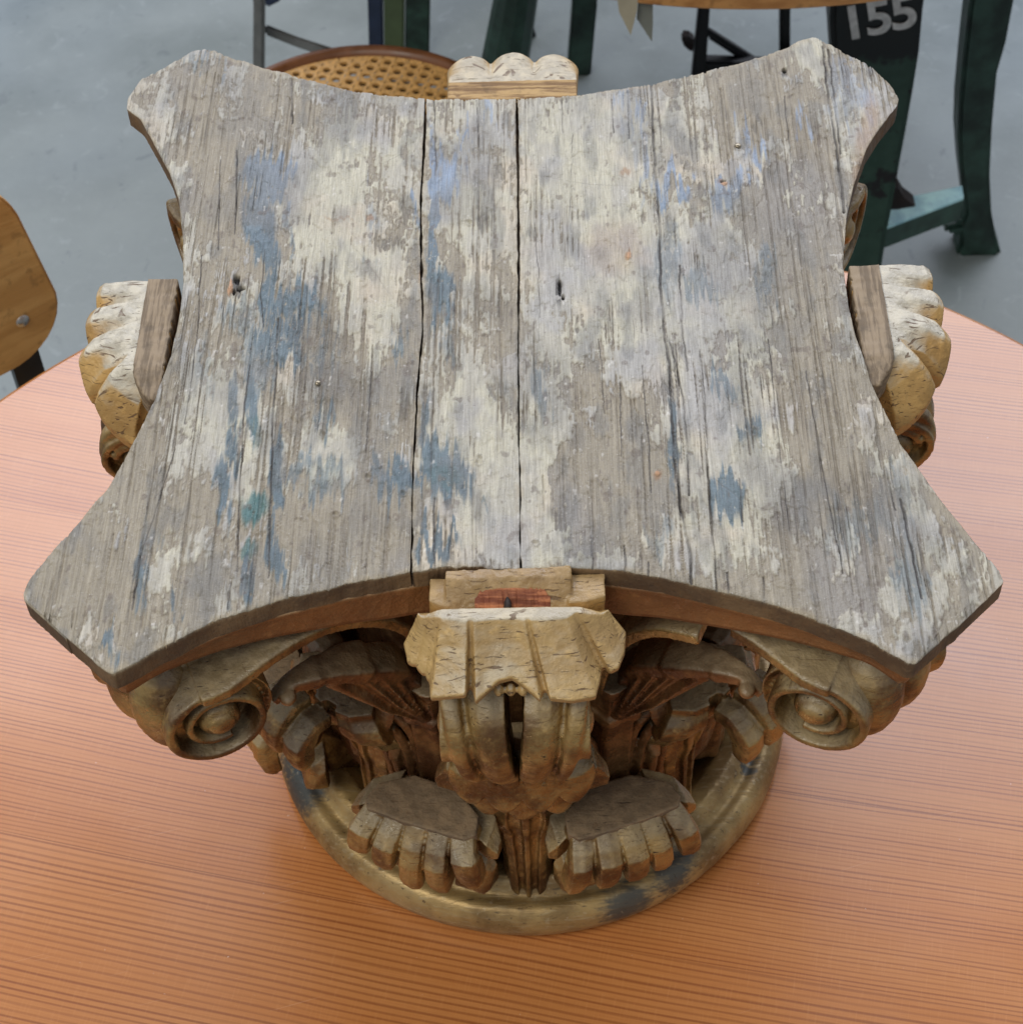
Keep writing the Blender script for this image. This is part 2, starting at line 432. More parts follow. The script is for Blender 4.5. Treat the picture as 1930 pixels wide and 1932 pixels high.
# paint blobs: x, y, half width, half height, strength (photo coordinates lying on the board)
BLUE = [(499, 322, 54, 36, .95), (497, 420, 28, 62, .9), (549, 420, 5, 60, .5), (507, 550, 18, 75, .75), (558, 577, 66, 46, .65), (530, 660, 48, 36, .8),
        (813, 424, 9, 205, .85), (841, 334, 30, 44, .8), (831, 561, 26, 62, .75), (866, 261, 14, 10, .9), (925, 228, 12, 22, .45), (775, 396, 12, 20, .7),
        (708, 440, 16, 60, .35), (768, 662, 20, 24, .55), (849, 660, 12, 34, .4), (453, 600, 34, 36, .4), (1186, 190, 32, 18, .6), (1222, 274, 7, 118, .55),
        (1274, 352, 36, 22, .95), (1376, 350, 38, 32, .6), (1416, 274, 26, 20, .6), (1514, 242, 20, 12, .5), (1445, 506, 18, 46, .5), (1266, 490, 20, 74, .35),
        (1320, 540, 38, 26, .4), (431, 775, 14, 55, .7), (471, 757, 11, 79, .8), (431, 855, 16, 26, .8), (411, 922, 17, 48, .75), (514, 910, 11, 100, .9),
        (522, 1045, 22, 34, .95), (471, 1095, 18, 44, .8), (612, 778, 22, 40, .6), (597, 905, 70, 34, .5), (742, 899, 35, 38, .85), (835, 892, 50, 45, .8),
        (808, 795, 13, 52, .7), (820, 1017, 38, 26, 1.0), (1022, 732, 16, 44, .55), (1268, 828, 10, 108, .6), (1370, 728, 36, 20, .5), (1422, 814, 26, 26, .8),
        (1372, 940, 32, 38, .95), (1248, 1020, 26, 34, .4), (1700, 960, 30, 70, .35), (1720, 1090, 30, 60, .45), (1620, 1000, 60, 50, .3), (265, 1080, 12, 60, .6),
        (335, 1160, 18, 16, .6), (215, 1215, 16, 18, .6), (430, 1150, 9, 40, .5), (290, 1015, 20, 30, .3), (1600, 160, 50, 50, .35), (395, 100, 50, 16, .4),
        (480, 690, 30, 60, .5), (600, 660, 40, 30, .4), (1205, 260, 30, 60, .25), (380, 700, 16, 60, .25), (905, 970, 9, 10, .4)]
TEAL = [(478, 958, 25, 32, 1.0), (471, 1034, 18, 18, .8), (480, 815, 10, 30, .5), (840, 900, 30, 20, .3)]
CREAM = [(620, 330, 80, 90, .8), (640, 450, 80, 70, .6), (900, 400, 60, 130, .6), (700, 560, 60, 110, .7), (620, 850, 60, 60, .7), (890, 880, 70, 160, .9), (1010, 900, 28, 160, 1.0),
         (1040, 420, 60, 200, .6), (1150, 300, 110, 120, .4), (1370, 300, 70, 22, .8), (1180, 520, 140, 100, .6), (1300, 470, 60, 60, .6), (1354, 1020, 90, 50, .9), (1414, 800, 86, 60, .5),
         (1400, 900, 60, 50, .6), (1020, 250, 40, 50, .8), (700, 250, 90, 50, .5), (900, 250, 50, 50, .5), (455, 880, 14, 50, .6), (400, 800, 26, 90, .4), (620, 1030, 60, 12, .8),
         (560, 1060, 30, 30, .5), (1520, 100, 30, 26, .7), (330, 1100, 70, 60, .3), (1650, 840, 50, 70, .25), (1740, 1000, 24, 50, .6), (1740, 1190, 18, 30, .7), (1620, 210, 50, 60, .5), (440, 560, 50, 50, .3)]
BARE = [(645, 1010, 125, 75, .9), (1136, 920, 105, 130, .75), (1568, 1050, 130, 170, .7), (1510, 400, 90, 150, .75), (1420, 200, 90, 70, .5), (400, 330, 60, 110, .7), (370, 200, 110, 90, .55),
        (300, 900, 70, 110, .5), (180, 1100, 100, 90, .7), (720, 210, 60, 30, .5), (1010, 210, 80, 25, .5), (560, 220, 60, 60, .5), (1560, 700, 60, 160, .45), (640, 400, 20, 40, .4), (1240, 900, 40, 60, .5),
        (980, 1150, 500, 60, .5), (1130, 760, 80, 80, .35), (940, 700, 30, 60, .3)]
DARK = [(620, 720, 60, 40, .5), (445, 530, 10, 12, 1.3), (448, 545, 6, 10, .9), (1055, 548, 6, 26, 1.2), (740, 460, 22, 14, .5), (760, 392, 12, 26, .6), (600, 640, 60, 40, .4), (890, 550, 60, 22, .3),
        (905, 420, 16, 10, .6), (700, 520, 18, 14, .5), (1265, 430, 9, 40, .5), (1000, 440, 12, 12, .5), (1600, 930, 110, 40, .3), (1500, 960, 90, 60, .3), (1430, 230, 10, 8, .6), (1265, 720, 8, 30, .4), (930, 575, 50, 30, .35),
        (1510, 300, 14, 18, .4), (760, 770, 12, 26, .6), (1480, 130, 6, 8, 1.0), (960, 230, 8, 20, .4)]
RUST = [(1187, 482, 7, 9, 1.0), (1240, 893, 9, 9, .9), (1180, 330, 12, 6, .8), (700, 412, 6, 6, .9), (1364, 340, 9, 5, .8), (793, 520, 4, 16, .9), (1160, 470, 60, 50, .35), (1640, 240, 16, 60, .6), (1625, 320, 16, 90, .6), (640, 412, 30, 3, .5)]
HOLES = [(447, 526, 6, 8), (454, 544, 9, 4), (441, 550, 3, 6), (1056, 542, 3, 15), (1480, 131, 4, 5), (1062, 562, 3, 5), (930, 172, 2, 2), (1364, 341, 5, 2)]
CHIPS = [(436, 540, 3, 13), (432, 548, 3, 9), (1187, 482, 4, 6), (1240, 893, 4, 5), (1365, 346, 6, 3)]
RINGS = [(1423, 815, 7, 9), (694, 897, 8, 8), (885, 420, 8, 7), (608, 818, 7, 8), (1392, 276, 9, 8), (1010, 1025, 8, 7), (905, 870, 7, 11), (633, 968, 9, 6), (760, 930, 6, 6), (1098, 690, 5, 5)]
CRACKS = [([(1230, 155), (1232, 250), (1236, 330), (1245, 420), (1247, 560), (1262, 690), (1272, 860), (1285, 960), (1302, 1040), (1304, 1100)], .0009),
          ([(1264, 640), (1290, 760), (1298, 870), (1300, 935)], .0006), ([(1282, 500), (1285, 580), (1296, 700)], .0006), ([(1552, 88), (1564, 190), (1580, 290), (1593, 400)], .0009),
          ([(1562, 90), (1575, 190), (1586, 290)], .0007), ([(551, 146), (552, 232)], .0008), ([(820, 186), (822, 330)], .0005), ([(447, 282), (446, 380), (443, 440)], .0006),
          ([(1060, 170), (1062, 250)], .0004), ([(1395, 905), (1402, 985)], .0006), ([(1320, 660), (1330, 760), (1336, 900), (1345, 1000), (1352, 1120)], .0005), ([(820, 940), (819, 1072)], .0006),
          ([(1178, 1030), (1180, 1090)], .0006), ([(1116, 1010), (1117, 1074)], .0005), ([(1222, 1060), (1224, 1086)], .0005), ([(1372, 1080), (1374, 1118)], .0006), ([(1440, 1090), (1442, 1140)], .0005),
          ([(525, 600), (523, 680), (516, 760), (512, 900), (506, 1090)], .0006), ([(560, 560), (570, 620), (548, 640), (512, 650)], .0006), ([(570, 622), (620, 616)], .0005), ([(556, 660), (572, 690), (575, 740)], .0005),
          ([(471, 690), (462, 760), (456, 860), (452, 950), (447, 1080)], .0005), ([(500, 470), (492, 560), (498, 620)], .0004), ([(1700, 940), (1720, 1040), (1738, 1130)], .0007), ([(1670, 880), (1690, 960)], .0005),
          ([(265, 1050), (250, 1150)], .0007), ([(430, 1150), (436, 1100)], .0005), ([(1395, 420), (1438, 375), (1445, 305)], .0006), ([(1445, 300), (1520, 350), (1592, 430)], .0006), ([(1480, 180), (1495, 330)], .0004),
          ([(1115, 315), (1180, 335)], .0005), ([(460, 335), (447, 330), (425, 345)], .0005), ([(672, 470), (740, 560)], .0003), ([(1010, 420), (1016, 520), (1018, 600)], .0003), ([(1080, 250), (1075, 420)], .0003),
          ([(1170, 720), (1172, 860)], .0004), ([(1210, 690), (1225, 850), (1228, 930)], .0004), ([(1130, 640), (1140, 780)], .0003), ([(900, 190), (905, 300)], .0003), ([(700, 700), (690, 860)], .0003),
          ([(1450, 640), (1465, 800), (1490, 1000)], .0004), ([(1520, 700), (1555, 900), (1590, 1080)], .0004), ([(380, 480), (372, 640), (350, 800)], .0004), ([(415, 300), (412, 470)], .0004), ([(300, 260), (340, 420)], .0003),
          ([(330, 850), (290, 980), (250, 1090)], .0004), ([(1155, 185), (1158, 250)], .0005), ([(1185, 170), (1187, 260)], .0005), ([(1245, 600), (1180, 560)], .0003), ([(1010, 330), (1110, 347), (1230, 352)], .0005), ([(1330, 250), (1450, 268), (1560, 258)], .0005), ([(1345, 905), (1400, 945), (1500, 985)], .0004), ([(1150, 610), (1260, 640), (1300, 700)], .0003), ([(640, 345), (700, 320), (760, 290)], .0004), ([(1370, 480), (1440, 520), (1560, 545)], .0004), ([(1330, 1000), (1275, 990), (1380, 1020), (1430, 1040)], .0003)]


def projplate(X, Y):                 # board position -> photo coordinates (used to place the stains)
    D0 = X - CAM[0]; D1 = Y - CAM[1]; D2 = H - CAM[2]; z = D0 * FW[0] + D1 * FW[1] + D2 * FW[2]
    return 965 + FPX * (D0 * RT[0] + D1 * RT[1] + D2 * RT[2]) / z, 966 - FPX * (D0 * UP[0] + D1 * UP[1] + D2 * UP[2]) / z


def blobs(L, u, v, wx, wy, edge=.35):
    m = np.zeros_like(u)
    for x, y, rx, ry, s in L:
        b = (np.abs((u + wx - x) / rx) < 2.2) & (np.abs((v + wy - y) / ry) < 2.2)
        d = np.hypot((u[b] + wx[b] - x) / rx, (v[b] + wy[b] - y) / ry)
        m[b] = np.maximum(m[b], s * sst(1 + edge, 1 - edge, d))
    return m


def lerp(c, m, k): return c * (1 - m[:, None]) + np.array(k) * m[:, None]


def paint_board(X, Y):
    u, v = projplate(X, Y)
    wx = (fbm(X * 60, Y * 28, 3) - .5) * 60 + (fbm(X * 420, Y * 90, 5, 3) - .5) * 26
    wy = (fbm(X * 60 + 9, Y * 28, 4) - .5) * 70 + (fbm(X * 500, Y * 60, 6, 3) - .5) * 50
    sx = (fbm(X * 650, Y * 7, 9, 3) - .5); wy = wy + sx * 110; wx = wx + (fbm(X * 1100, Y * 9, 10, 2) - .5) * 14
    wob = .0012 * (fbm(X * 10, Y * 14, 8, 3) - .5)
    g1 = fbm((X + wob) * 1150, Y * 16, 11, 3)            # grain ridges along the board
    g2 = fbm((X + wob) * 1500, Y * 26, 12, 2)
    gate = fbm(X * 40, Y * 18, 13, 3)
    low = fbm(X * 22, Y * 13, 21, 4); mid = fbm(X * 110, Y * 60, 22, 4); chip = fbm(X * 700, Y * 260, 23, 3)
    n = len(X)
    c = np.ones((n, 3)) * np.array([.308, .272, .208])
    g4 = fbm((X + wob) * 2200, Y * 20, 14, 2)
    c *= (0.66 + .36 * g2 + .32 * g4)[:, None]
    c = lerp(c, sst(.45, .75, low) * .5, (.25, .245, .25))
    dist_edge = None
    bare = blobs(BARE, u, v, wx, wy, .45)
    cream = blobs(CREAM, u, v, wx, wy, .35)
    P = .580 + .55 * cream - .50 * bare + (mid - .5) * .95 + (low - .5) * .7 + (chip - .5) * .5
    P += -.42 * sst(.42, .30, g1) * sst(.35, .6, gate)
    pm = sst(.46, .58, P)
    pc = np.ones((n, 3)) * np.array([.520, .497, .395])
    pc = lerp(pc, sst(.40, .65, mid), (.46, .44, .375)); pc = lerp(pc, sst(.55, .8, fbm(X * 30, Y * 30, 31, 4)) * .8, (.55, .48, .38))
    pc = lerp(pc, sst(.50, .72, fbm(X * 55, Y * 30, 33, 4)) * .55, (.34, .34, .36))
    pc *= (.84 + .32 * fbm(X * 900, Y * 50, 35, 2))[:, None]
    c = c * (1 - pm[:, None] * .92) + pc * pm[:, None] * .92
    rim = np.exp(-((P - .475) / .022) ** 2) * sst(.35, .6, chip + .3 * low); c = lerp(c, rim * .5, (.12, .09, .066))  # dark line put round the paint patches as their edge shadow
    # blue stains, paler towards the back of the board
    bl = blobs(BLUE, u, v, wx * .8, wy, .30)
    stk = fbm((X + wob) * 420, Y * 22, 43, 3)
    bm = np.clip(bl * (.20 + 1.35 * sst(.31, .56, .45 * mid + .55 * stk + .12 * (g1 - .5) + .06 * bl)), 0, 1) * sst(.26, .44, chip + bl * .2)
    lightb = sst(300, 700, u) * sst(520, 300, v)
    bc = np.array([.082, .135, .175])[None] * (1 - lightb[:, None]) + np.array([.24, .315, .44])[None] * lightb[:, None]
    bc = bc * (.75 + .6 * fbm(X * 160, Y * 70, 41, 3))[:, None]
    c = c * (1 - bm[:, None] * .86) + bc * bm[:, None] * .86
    c = lerp(c, np.clip(blobs(TEAL, u, v, wx * .3, wy * .3, .25) * (.5 + .8 * mid), 0, 1) * .9, (.045, .15, .16))
    c = lerp(c, np.clip(blobs(RUST, u, v, wx * .2, wy * .2, .4), 0, 1) * .7, (.30, .15, .055))
    dk = np.clip(blobs(DARK, u, v, wx * .4, wy * .4, .5) * (.45 + .9 * chip), 0, 1); c = lerp(c, dk * .85, (.05, .045, .042))
    sm = sst(.54, .72, fbm(X * 48, Y * 26, 51, 4)) * .42; c = lerp(c, sm, (.185, .18, .17)); sm2 = sst(.56, .72, fbm(X * 130, Y * 42, 57, 4)) * .42; c = lerp(c, sm2, (.15, .155, .155))
    sp = sst(.73, .80, fbm(X * 260, Y * 150, 53, 3)); c = lerp(c, sp * .5, (.13, .10, .08))
    wh = sst(.80, .86, fbm(X * 330, Y * 200, 55, 3)); c = lerp(c, wh * .5, (.68, .66, .62))
    groove = sst(.40, .27, g1) * sst(.40, .62, gate + .25 * (bare > .3)); c = lerp(c, groove * .34, (.10, .074, .052))
    h = pm * .00034 + (mid - .5) * .0010 - groove * .0007 + wh * .0002 + bm * .00012 - np.clip(dk, 0, 1) * .0007 + (chip - .5) * .0006 + sst(.60, .66, fbm(X * 210, Y * 120, 63, 3)) * .00035 + (fbm(X * 14, Y * 9, 61, 3) - .5) * .0016
    # split lines and scratches
    xy = np.stack([X, Y], 1)
    jx = (fbm(X * 3, Y * 110, 71, 4) - .5) * .0014
    for pts, w in CRACKS:
        Q = plx(pts); scratch = abs(Q[0, 0] - Q[-1, 0]) > .22 * abs(Q[0, 1] - Q[-1, 1]); w = w * (.62 if scratch else .80); lo = Q.min(0) - .004; hi = Q.max(0) + .004
        s = np.where((X > lo[0]) & (X < hi[0]) & (Y > lo[1]) & (Y < hi[1]))[0]
        if len(s) == 0: continue
        p = xy[s] + np.stack([jx[s], jx[s] * .3], 1); d = np.full(len(s), 9.0)
        for a, b in zip(Q[:-1], Q[1:]):
            ab = b - a; t = np.clip(((p - a) @ ab) / (ab @ ab), 0, 1); d = np.minimum(d, np.hypot(*(p - a - t[:, None] * ab).T))
        k = sst(w * 1.25, w * .35, d) * np.clip(.55 + 1.3 * (fbm(X[s] * 50, Y[s] * 70, 77, 2) - .3), .3, 1)
        c[s] = lerp(c[s], k * (.42 if scratch else .92), (.10, .075, .055) if scratch else (.035, .028, .024)); h[s] -= k * w * (.6 if scratch else 1.3)
    jit = (fbm(X * 900, Y * 900, 81, 2) - .5) * 1.2
    for L_, kk in ((CHIPS, 0), (HOLES, 1), (RINGS, 2)):
        for x, y, rx, ry in L_:
            b = np.where((np.abs(u - x) < rx * 2.5) & (np.abs(v - y) < ry * 2.5))[0]
            if len(b) == 0: continue
            d = np.hypot((u[b] - x) / rx, (v[b] - y) / ry) + jit[b] * .5
            if kk == 1: k = sst(1.15, .75, d); c[b] = lerp(c[b], k, (.012, .010, .010)); h[b] -= k * .0022
            elif kk == 0: k = sst(1.2, .8, d); c[b] = lerp(c[b], k * .85, (.52, .30, .17)); h[b] += k * .0006
            else: k = np.exp(-((d - .85) / .22) ** 2); h[b] += k * .0005 - sst(.8, .4, d) * .0005; c[b] = lerp(c[b], k * .35, (.16, .13, .10))
    return np.clip(c, 0.01, .95), h


def board(L_, R_, B_, F_, nx, ny, seed, shrinkL=0.0, shrinkR=0.0):
    """one plank of the board: a fine skin between four edges, with side walls 10 mm deep"""
    Lp = resample(plx(L_), ny, 3); Rp = resample(plx(R_), ny, 3); Bp = resample(plx(B_), nx, 3); Fp = resample(plx(F_), nx, 3)
    for A in (Lp, Rp): A[0] = A[0]
    rs = np.random.RandomState(seed)
    def jag(n, amp): return (fbm(np.linspace(0, 17, n), np.zeros(n) + seed, seed, 4, .45) - .5) * amp
    if shrinkL: Lp[:, 0] += shrinkL * (.55 + .5 * sst(0, 1, np.linspace(1, 0, ny))) + np.abs(jag(ny, .0022)) * 1.0
    if shrinkR: Rp[:, 0] -= shrinkR * (.55 + .5 * sst(0, 1, np.linspace(1, 0, ny))) + np.abs(jag(ny, .0014))
    Bp[:, 1] += jag(nx, .0012); Fp[:, 1] += jag(nx, .0016)
    Bp[0], Bp[-1], Fp[0], Fp[-1] = Lp[0], Rp[0], Lp[-1], Rp[-1]
    s = np.linspace(0, 1, nx)[None, :, None]; t = np.linspace(0, 1, ny)[:, None, None]
    G = (1 - s) * Lp[:, None] + s * Rp[:, None] + (1 - t) * Bp[None] + t * Fp[None] - ((1 - s) * (1 - t) * Lp[0] + s * (1 - t) * Rp[0] + (1 - s) * t * Lp[-1] + s * t * Rp[-1])
    X = G[..., 0].ravel(); Y = G[..., 1].ravel()
    c, h = paint_board(X, Y)
    ii, jj = np.meshgrid(np.arange(ny), np.arange(nx), indexing='ij'); e = np.minimum(np.minimum(ii, ny - 1 - ii), np.minimum(jj, nx - 1 - jj)).ravel()
    ed = np.exp(-e * .00056 / .0010); Z = H + h - ed * .0005 * (.4 + 1.2 * fbm(X * 130, Y * 130, 91, 3))
    # pale chipped wood along the arris
    wearm = sst(.0045, 0.0, e * .00056) * sst(.42, .62, fbm(X * 120, Y * 120, 95, 3)); c = lerp(c, wearm * .6, (.40, .34, .24))
    idx = np.arange(ny * nx).reshape(ny, nx)
    f = np.stack([idx[1:, :-1], idx[1:, 1:], idx[:-1, 1:], idx[:-1, :-1]], -1).reshape(-1, 4)
    ring = np.r_[idx[0, :], idx[1:, -1], idx[-1, -2::-1], idx[-2:0:-1, 0]]; n0 = ny * nx; k = len(ring)
    V = [np.stack([X, Y, Z], 1)]; F = [f]; prev = ring
    ctr = np.array([X.mean(), Y.mean()]); Cc = [c]
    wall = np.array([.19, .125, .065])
    for q, dz in enumerate((.0025, .0065, .0105)):
        P = np.stack([X[ring], Y[ring], np.full(k, H - dz)], 1); P[:, :2] += (rs.rand(k, 2) - .5) * .0002
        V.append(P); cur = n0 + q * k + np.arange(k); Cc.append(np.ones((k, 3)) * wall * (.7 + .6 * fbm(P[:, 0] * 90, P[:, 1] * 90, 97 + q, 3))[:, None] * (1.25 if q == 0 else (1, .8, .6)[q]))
        F.append(np.stack([prev, np.roll(prev, -1), np.roll(cur, -1), cur], -1)[:, ::1]); prev = cur
    V = np.concatenate(V); Fq = np.concatenate(F); Cc = np.concatenate(Cc)
    me = bpy.data.meshes.new('plank'); me.vertices.add(len(V)); me.vertices.foreach_set('co', V.ravel())
    me.loops.add(Fq.size); me.loops.foreach_set('vertex_index', Fq.ravel()); me.polygons.add(len(Fq))
    me.polygons.foreach_set('loop_start', np.arange(0, Fq.size, 4)); me.polygons.foreach_set('loop_total', np.full(len(Fq), 4))
    me.update(calc_edges=True); me.validate(); me.shade_smooth()
    a = me.color_attributes.new('paint', 'FLOAT_COLOR', 'POINT'); a.data.foreach_set('color', np.c_[Cc, np.ones(len(Cc))].ravel())
    me.materials.append(M['plate']); me.materials.append(M['edge'])
    mi = np.zeros(len(Fq), int); mi[len(f):] = 1
    if len(me.polygons) == len(Fq): me.polygons.foreach_set('material_index', mi)
    return me


abacus = obj('abacus', board(left, gapL, backL, frontL, 400, 660, 1, 0, .0004), cap); abacus.name = 'plank'
obj('plank', board(gapL, gapR, backM, frontM, 96, 560, 2, .0007, .0006), cap)
obj('plank', board(gapR, right, backR, frontR, 480, 660, 3, .0008, 0), cap)
# nail heads in the board
for (x, y, r_) in ((600, 724, .0014), (1392, 276, .0016)):
    p = at(x, y, H); obj('nail', MB().ellipsoid((p[0], p[1], H + .0006), r_, r_, .0009).mesh('nail', M['nail'], True), cap)

# cove moulding under the boards
full = [p for p in backL[:-1]] + backM[:-1] + backR[:-1] + right[:-1] + frontR[::-1][:-1] + frontM[::-1][:-1] + frontL[::-1][:-1] + left[::-1]
OUT = resample(plx(full), 400, 2)
OUT = OUT[:-1]
tg = np.roll(OUT, -1, 0) - np.roll(OUT, 1, 0); tg /= np.linalg.norm(tg, axis=1)[:, None]; nrm = np.stack([tg[:, 1], -tg[:, 0]], 1)
if np.mean(np.sum(nrm * OUT, 1)) > 0: nrm = -nrm
for _ in range(10): nrm = (np.roll(nrm, 1, 0) + nrm * 2 + np.roll(nrm, -1, 0)) / 4
rings = []
cv = MB()
fm = np.clip((.235 - np.hypot(OUT[:, 0], OUT[:, 1])) / .075, 0, 1)
for off, dz in ((.0006, .0104), (.0010, .012), (.0022, .0132), (.0034, .0150), (.0048, .0180), (.0058, .0205), (.0062, .0222), (.0060, .0235)):
    Q = OUT + nrm * (off * (1 - .55 * fm))[:, None]
    rings.append([(x, y, H - .0104 - (dz - .0104) * (1 + .75 * f_)) for (x, y), f_ in zip(Q, fm)])
cv.loft(rings, closed_ends=False)
nr = len(OUT)
for r_, z_ in ((0, H - .0108), (len(rings) - 1, H - .0300)):
    b0 = r_ * nr; ci = len(cv.V); cv.V.append((0.0, 0.0, z_)); cv.F += [(b0 + i, b0 + (i + 1) % nr, ci) for i in range(nr)]
obj('cove_moulding', cv.mesh('cove_moulding', M['cove'], True), cap)

# bell (core)
bell = [(0.0, .02), (.108, .02), (.104, .06), (.100, .12), (.100, .19), (.106, .23), (.118, .265), (.132, .295), (.136, .302), (0, .302)]
bm_ = MB().lathe(bell, 96).mesh('bell', None, True)
bm_ = carve(bm_, .002, .0012, 60, 4); bm_.materials.append(M['gilt_dark']); obj('bell', bm_, cap)

# base ring
rp = [(.100, .012), (.118, .031), (.127, .0325), (.1310, .0302), (.1340, .0258), (.1370, .0246), (.1410, .0262), (.1450, .0248), (.1480, .0210), (.1495, .0175), (.1505, .012), (.1485, .005), (.143, .0008), (.100, .0008)]
def ring_mesh():
    mb = MB().lathe(rp, 200, closed=True).mesh('base_ring', None, True)
    me = carve(mb, .0018, .0008, 35, 8, 3); return me


def ring_material():
    mt = M['ring']; return mt


me = ring_mesh()
mm = NT('ring_gilded', .42, .38); p = mm.pos(); n1 = mm.noise(p, 26, 5, .6); gx = mm.noise(mm.mp(p, (85, 420, 420)), 1, 3, .6, .4); n3 = mm.noise(p, 9, 3)
c = mm.mix(mm.ramp(n1, .34, .66), (.20, .125, .048), (.46, .315, .125)); c = mm.mix(mm.ramp(gx, .5, .75, 0, .45), c, (.44, .36, .22))
c = mm.mix(mm.ramp(gx, .36, .28, 0, .7), c, (.07, .05, .03))
for (px_, py_, rr) in ((1265, 1650, .018), (1190, 1715, .022), (575, 1490, .020), (556, 1440, .015), (1400, 1450, .010)):
    q = at(px_, py_, .02); dd = mm.node('ShaderNodeVectorMath', {0: p, 1: (q[0], q[1], TZ + .02)}, operation='DISTANCE').outputs['Value']
    dd = mm.math('ADD', dd, mm.math('MULTIPLY', mm.math('SUBTRACT', gx, .5), .022)); dd = mm.math('ADD', dd, mm.math('MULTIPLY', mm.math('SUBTRACT', n1, .5), .02))
    c = mm.mix(mm.ramp(dd, rr, rr * .45, 0, .85), c, (.045, .062, .070))
c = mm.mix(mm.ramp(n3, .52, .62, 0, .25), c, (.27, .225, .145))
fl_ = mm.noise(p, 240, 4, .65); c = mm.mix(mm.ramp(fl_, .63, .68, 0, .25), c, (.58, .50, .34)); c = mm.mix(mm.ramp(fl_, .36, .31, 0, .7), c, (.06, .04, .025))
mm.set('Base Color', c); mm.bump(mm.math('ADD', gx, mm.math('MULTIPLY', n1, .6)), .45, .0009)
me.materials.append(mm.m); obj('base_ring', me, cap)


# ---- the carved ornament, authored for the front face (w = outward = -y, u = x, z up)
def P3(u, w, z): return np.array([u, -w, z])


def rot_dir(ang, u, w, z):           # leaf frame turned by ang about the axis (0 = front, negative = left)
    c, s = math.cos(ang), math.sin(ang)
    return np.array([u * c + w * s, u * s - w * c, z])


def interp(pts, n):
    pts = np.array(pts, float); d = np.r_[0, np.cumsum(np.linalg.norm(np.diff(pts, axis=0), axis=1))]; t = np.linspace(0, d[-1], n)
    k = len(d)
    # Catmull-Rom
    out = []
    for q in t:
        i = min(max(np.searchsorted(d, q) - 1, 0), k - 2); f = (q - d[i]) / (d[i + 1] - d[i])
        p0, p1, p2, p3 = pts[max(i - 1, 0)], pts[i], pts[i + 1], pts[min(i + 2, k - 1)]
        out.append(.5 * ((2 * p1) + (-p0 + p2) * f + (2 * p0 - 5 * p1 + 4 * p2 - p3) * f * f + (-p0 + 3 * p1 - 3 * p2 + p3) * f ** 3))
    return np.array(out)


def strap(mb, path, side, width, thick, prof=None):
    """band with a flat cross-section: `side` is the direction of its width"""
    path = np.array(path, float); side = np.array(side, float); side /= np.linalg.norm(side); rings = []
    n = len(path)
    for i, p in enumerate(path):
        t = path[min(i + 1, n - 1)] - path[max(i - 1, 0)]; t /= np.linalg.norm(t); up = np.cross(side, t); up /= np.linalg.norm(up)
        w = width[i] if hasattr(width, '__len__') else width; th = thick[i] if hasattr(thick, '__len__') else thick
        pr = prof or [(-.5, -.5), (.5, -.5), (.5, .35), (.42, .5), (-.42, .5), (-.5, .35)]
        rings.append([p + side * a * w + up * b * th for a, b in pr])
    return mb.loft(rings)


def shell_front():
    """flower of the front face: three broad fluted facets, narrow flutes on the left, a round lobe on the right"""
    ST = [(-.0385, .166, -.0450, .1720, .3135), (-.0370, .1690, -.0435, .1790, .3105), (-.0352, .1698, -.0412, .1805, .3105), (-.0345, .1685, -.0404, .1782, .3110), (-.0338, .1705, -.0395, .1822, .3105), (-.0320, .1712, -.0372, .1850, .3100),
          (-.0313, .1697, -.0364, .1826, .3105), (-.0306, .1715, -.0356, .1868, .3100), (-.0293, .1716, -.0343, .1885, .3102), (-.0285, .1725, -.0335, .1975, .3105), (-.0178, .1742, -.0190, .1995, .3155), (-.0169, .1728, -.0180, .1930, .3120), (-.0162, .1730, -.0168, .1925, .3110),
          (-.0152, .1742, -.0150, .2000, .3112), (-.0115, .1739, -.0110, .1965, .3120), (-.0060, .1734, -.0055, .1925, .3150), (-.0010, .1732, .0000, .1915, .3158), (.0030, .1735, .0055, .1950, .3135), (.0054, .1742, .0112, .1998, .3112), (.0062, .1730, .0128, .1940, .3105), (.0069, .1730, .0138, .1940, .3110), (.0078, .1742, .0152, .1995, .3120), (.0150, .1742, .0245, .2000, .3105),
          (.0225, .1735, .0338, .1980, .3105), (.0245, .1722, .0362, .1880, .3110), (.0262, .1705, .0372, .1830, .3115), (.0285, .1710, .0400, .1875, .3130), (.0325, .1705, .0435, .1860, .3135), (.0370, .1690, .0462, .1790, .3145), (.0400, .166, .0470, .1700, .3165)]
    mb = MB(); rings = []
    for ut, wt, ur, wr, zr in ST:
        zt = .3318 - .0050 * float(sst(.027, .040, abs(ut)))
        mid = []
        for q in (.35, .7): mid.append(P3(ut + (ur - ut) * q, wt + (wr - wt) * q - .0004, zt + .0002 + (zr - zt) * q - .0016 * math.sin(math.pi * q)))
        rings.append([P3(ut * .97, .152, .298), P3(ut * .97, .161, .3200), P3(ut, min(wt, .168) - .0005, zt - .0006), P3(ut, wt, zt)] + mid + [P3(ur, wr, zr), P3(ur, wr - .0016, zr - .0045), P3(ur * .93, wr - .012, zr - .011), P3(ur * .85, .160, .292)])
    mb.loft(rings)
    for u in (-.006, -.001, .004): mb.ellipsoid(P3(u, .1885, .3025), .0022, .0030, .0030)
    me = carve(mb.mesh('shell'), .00065, .0004, 120, 21, 2); me.materials.append(M['gilt_pale']); return me


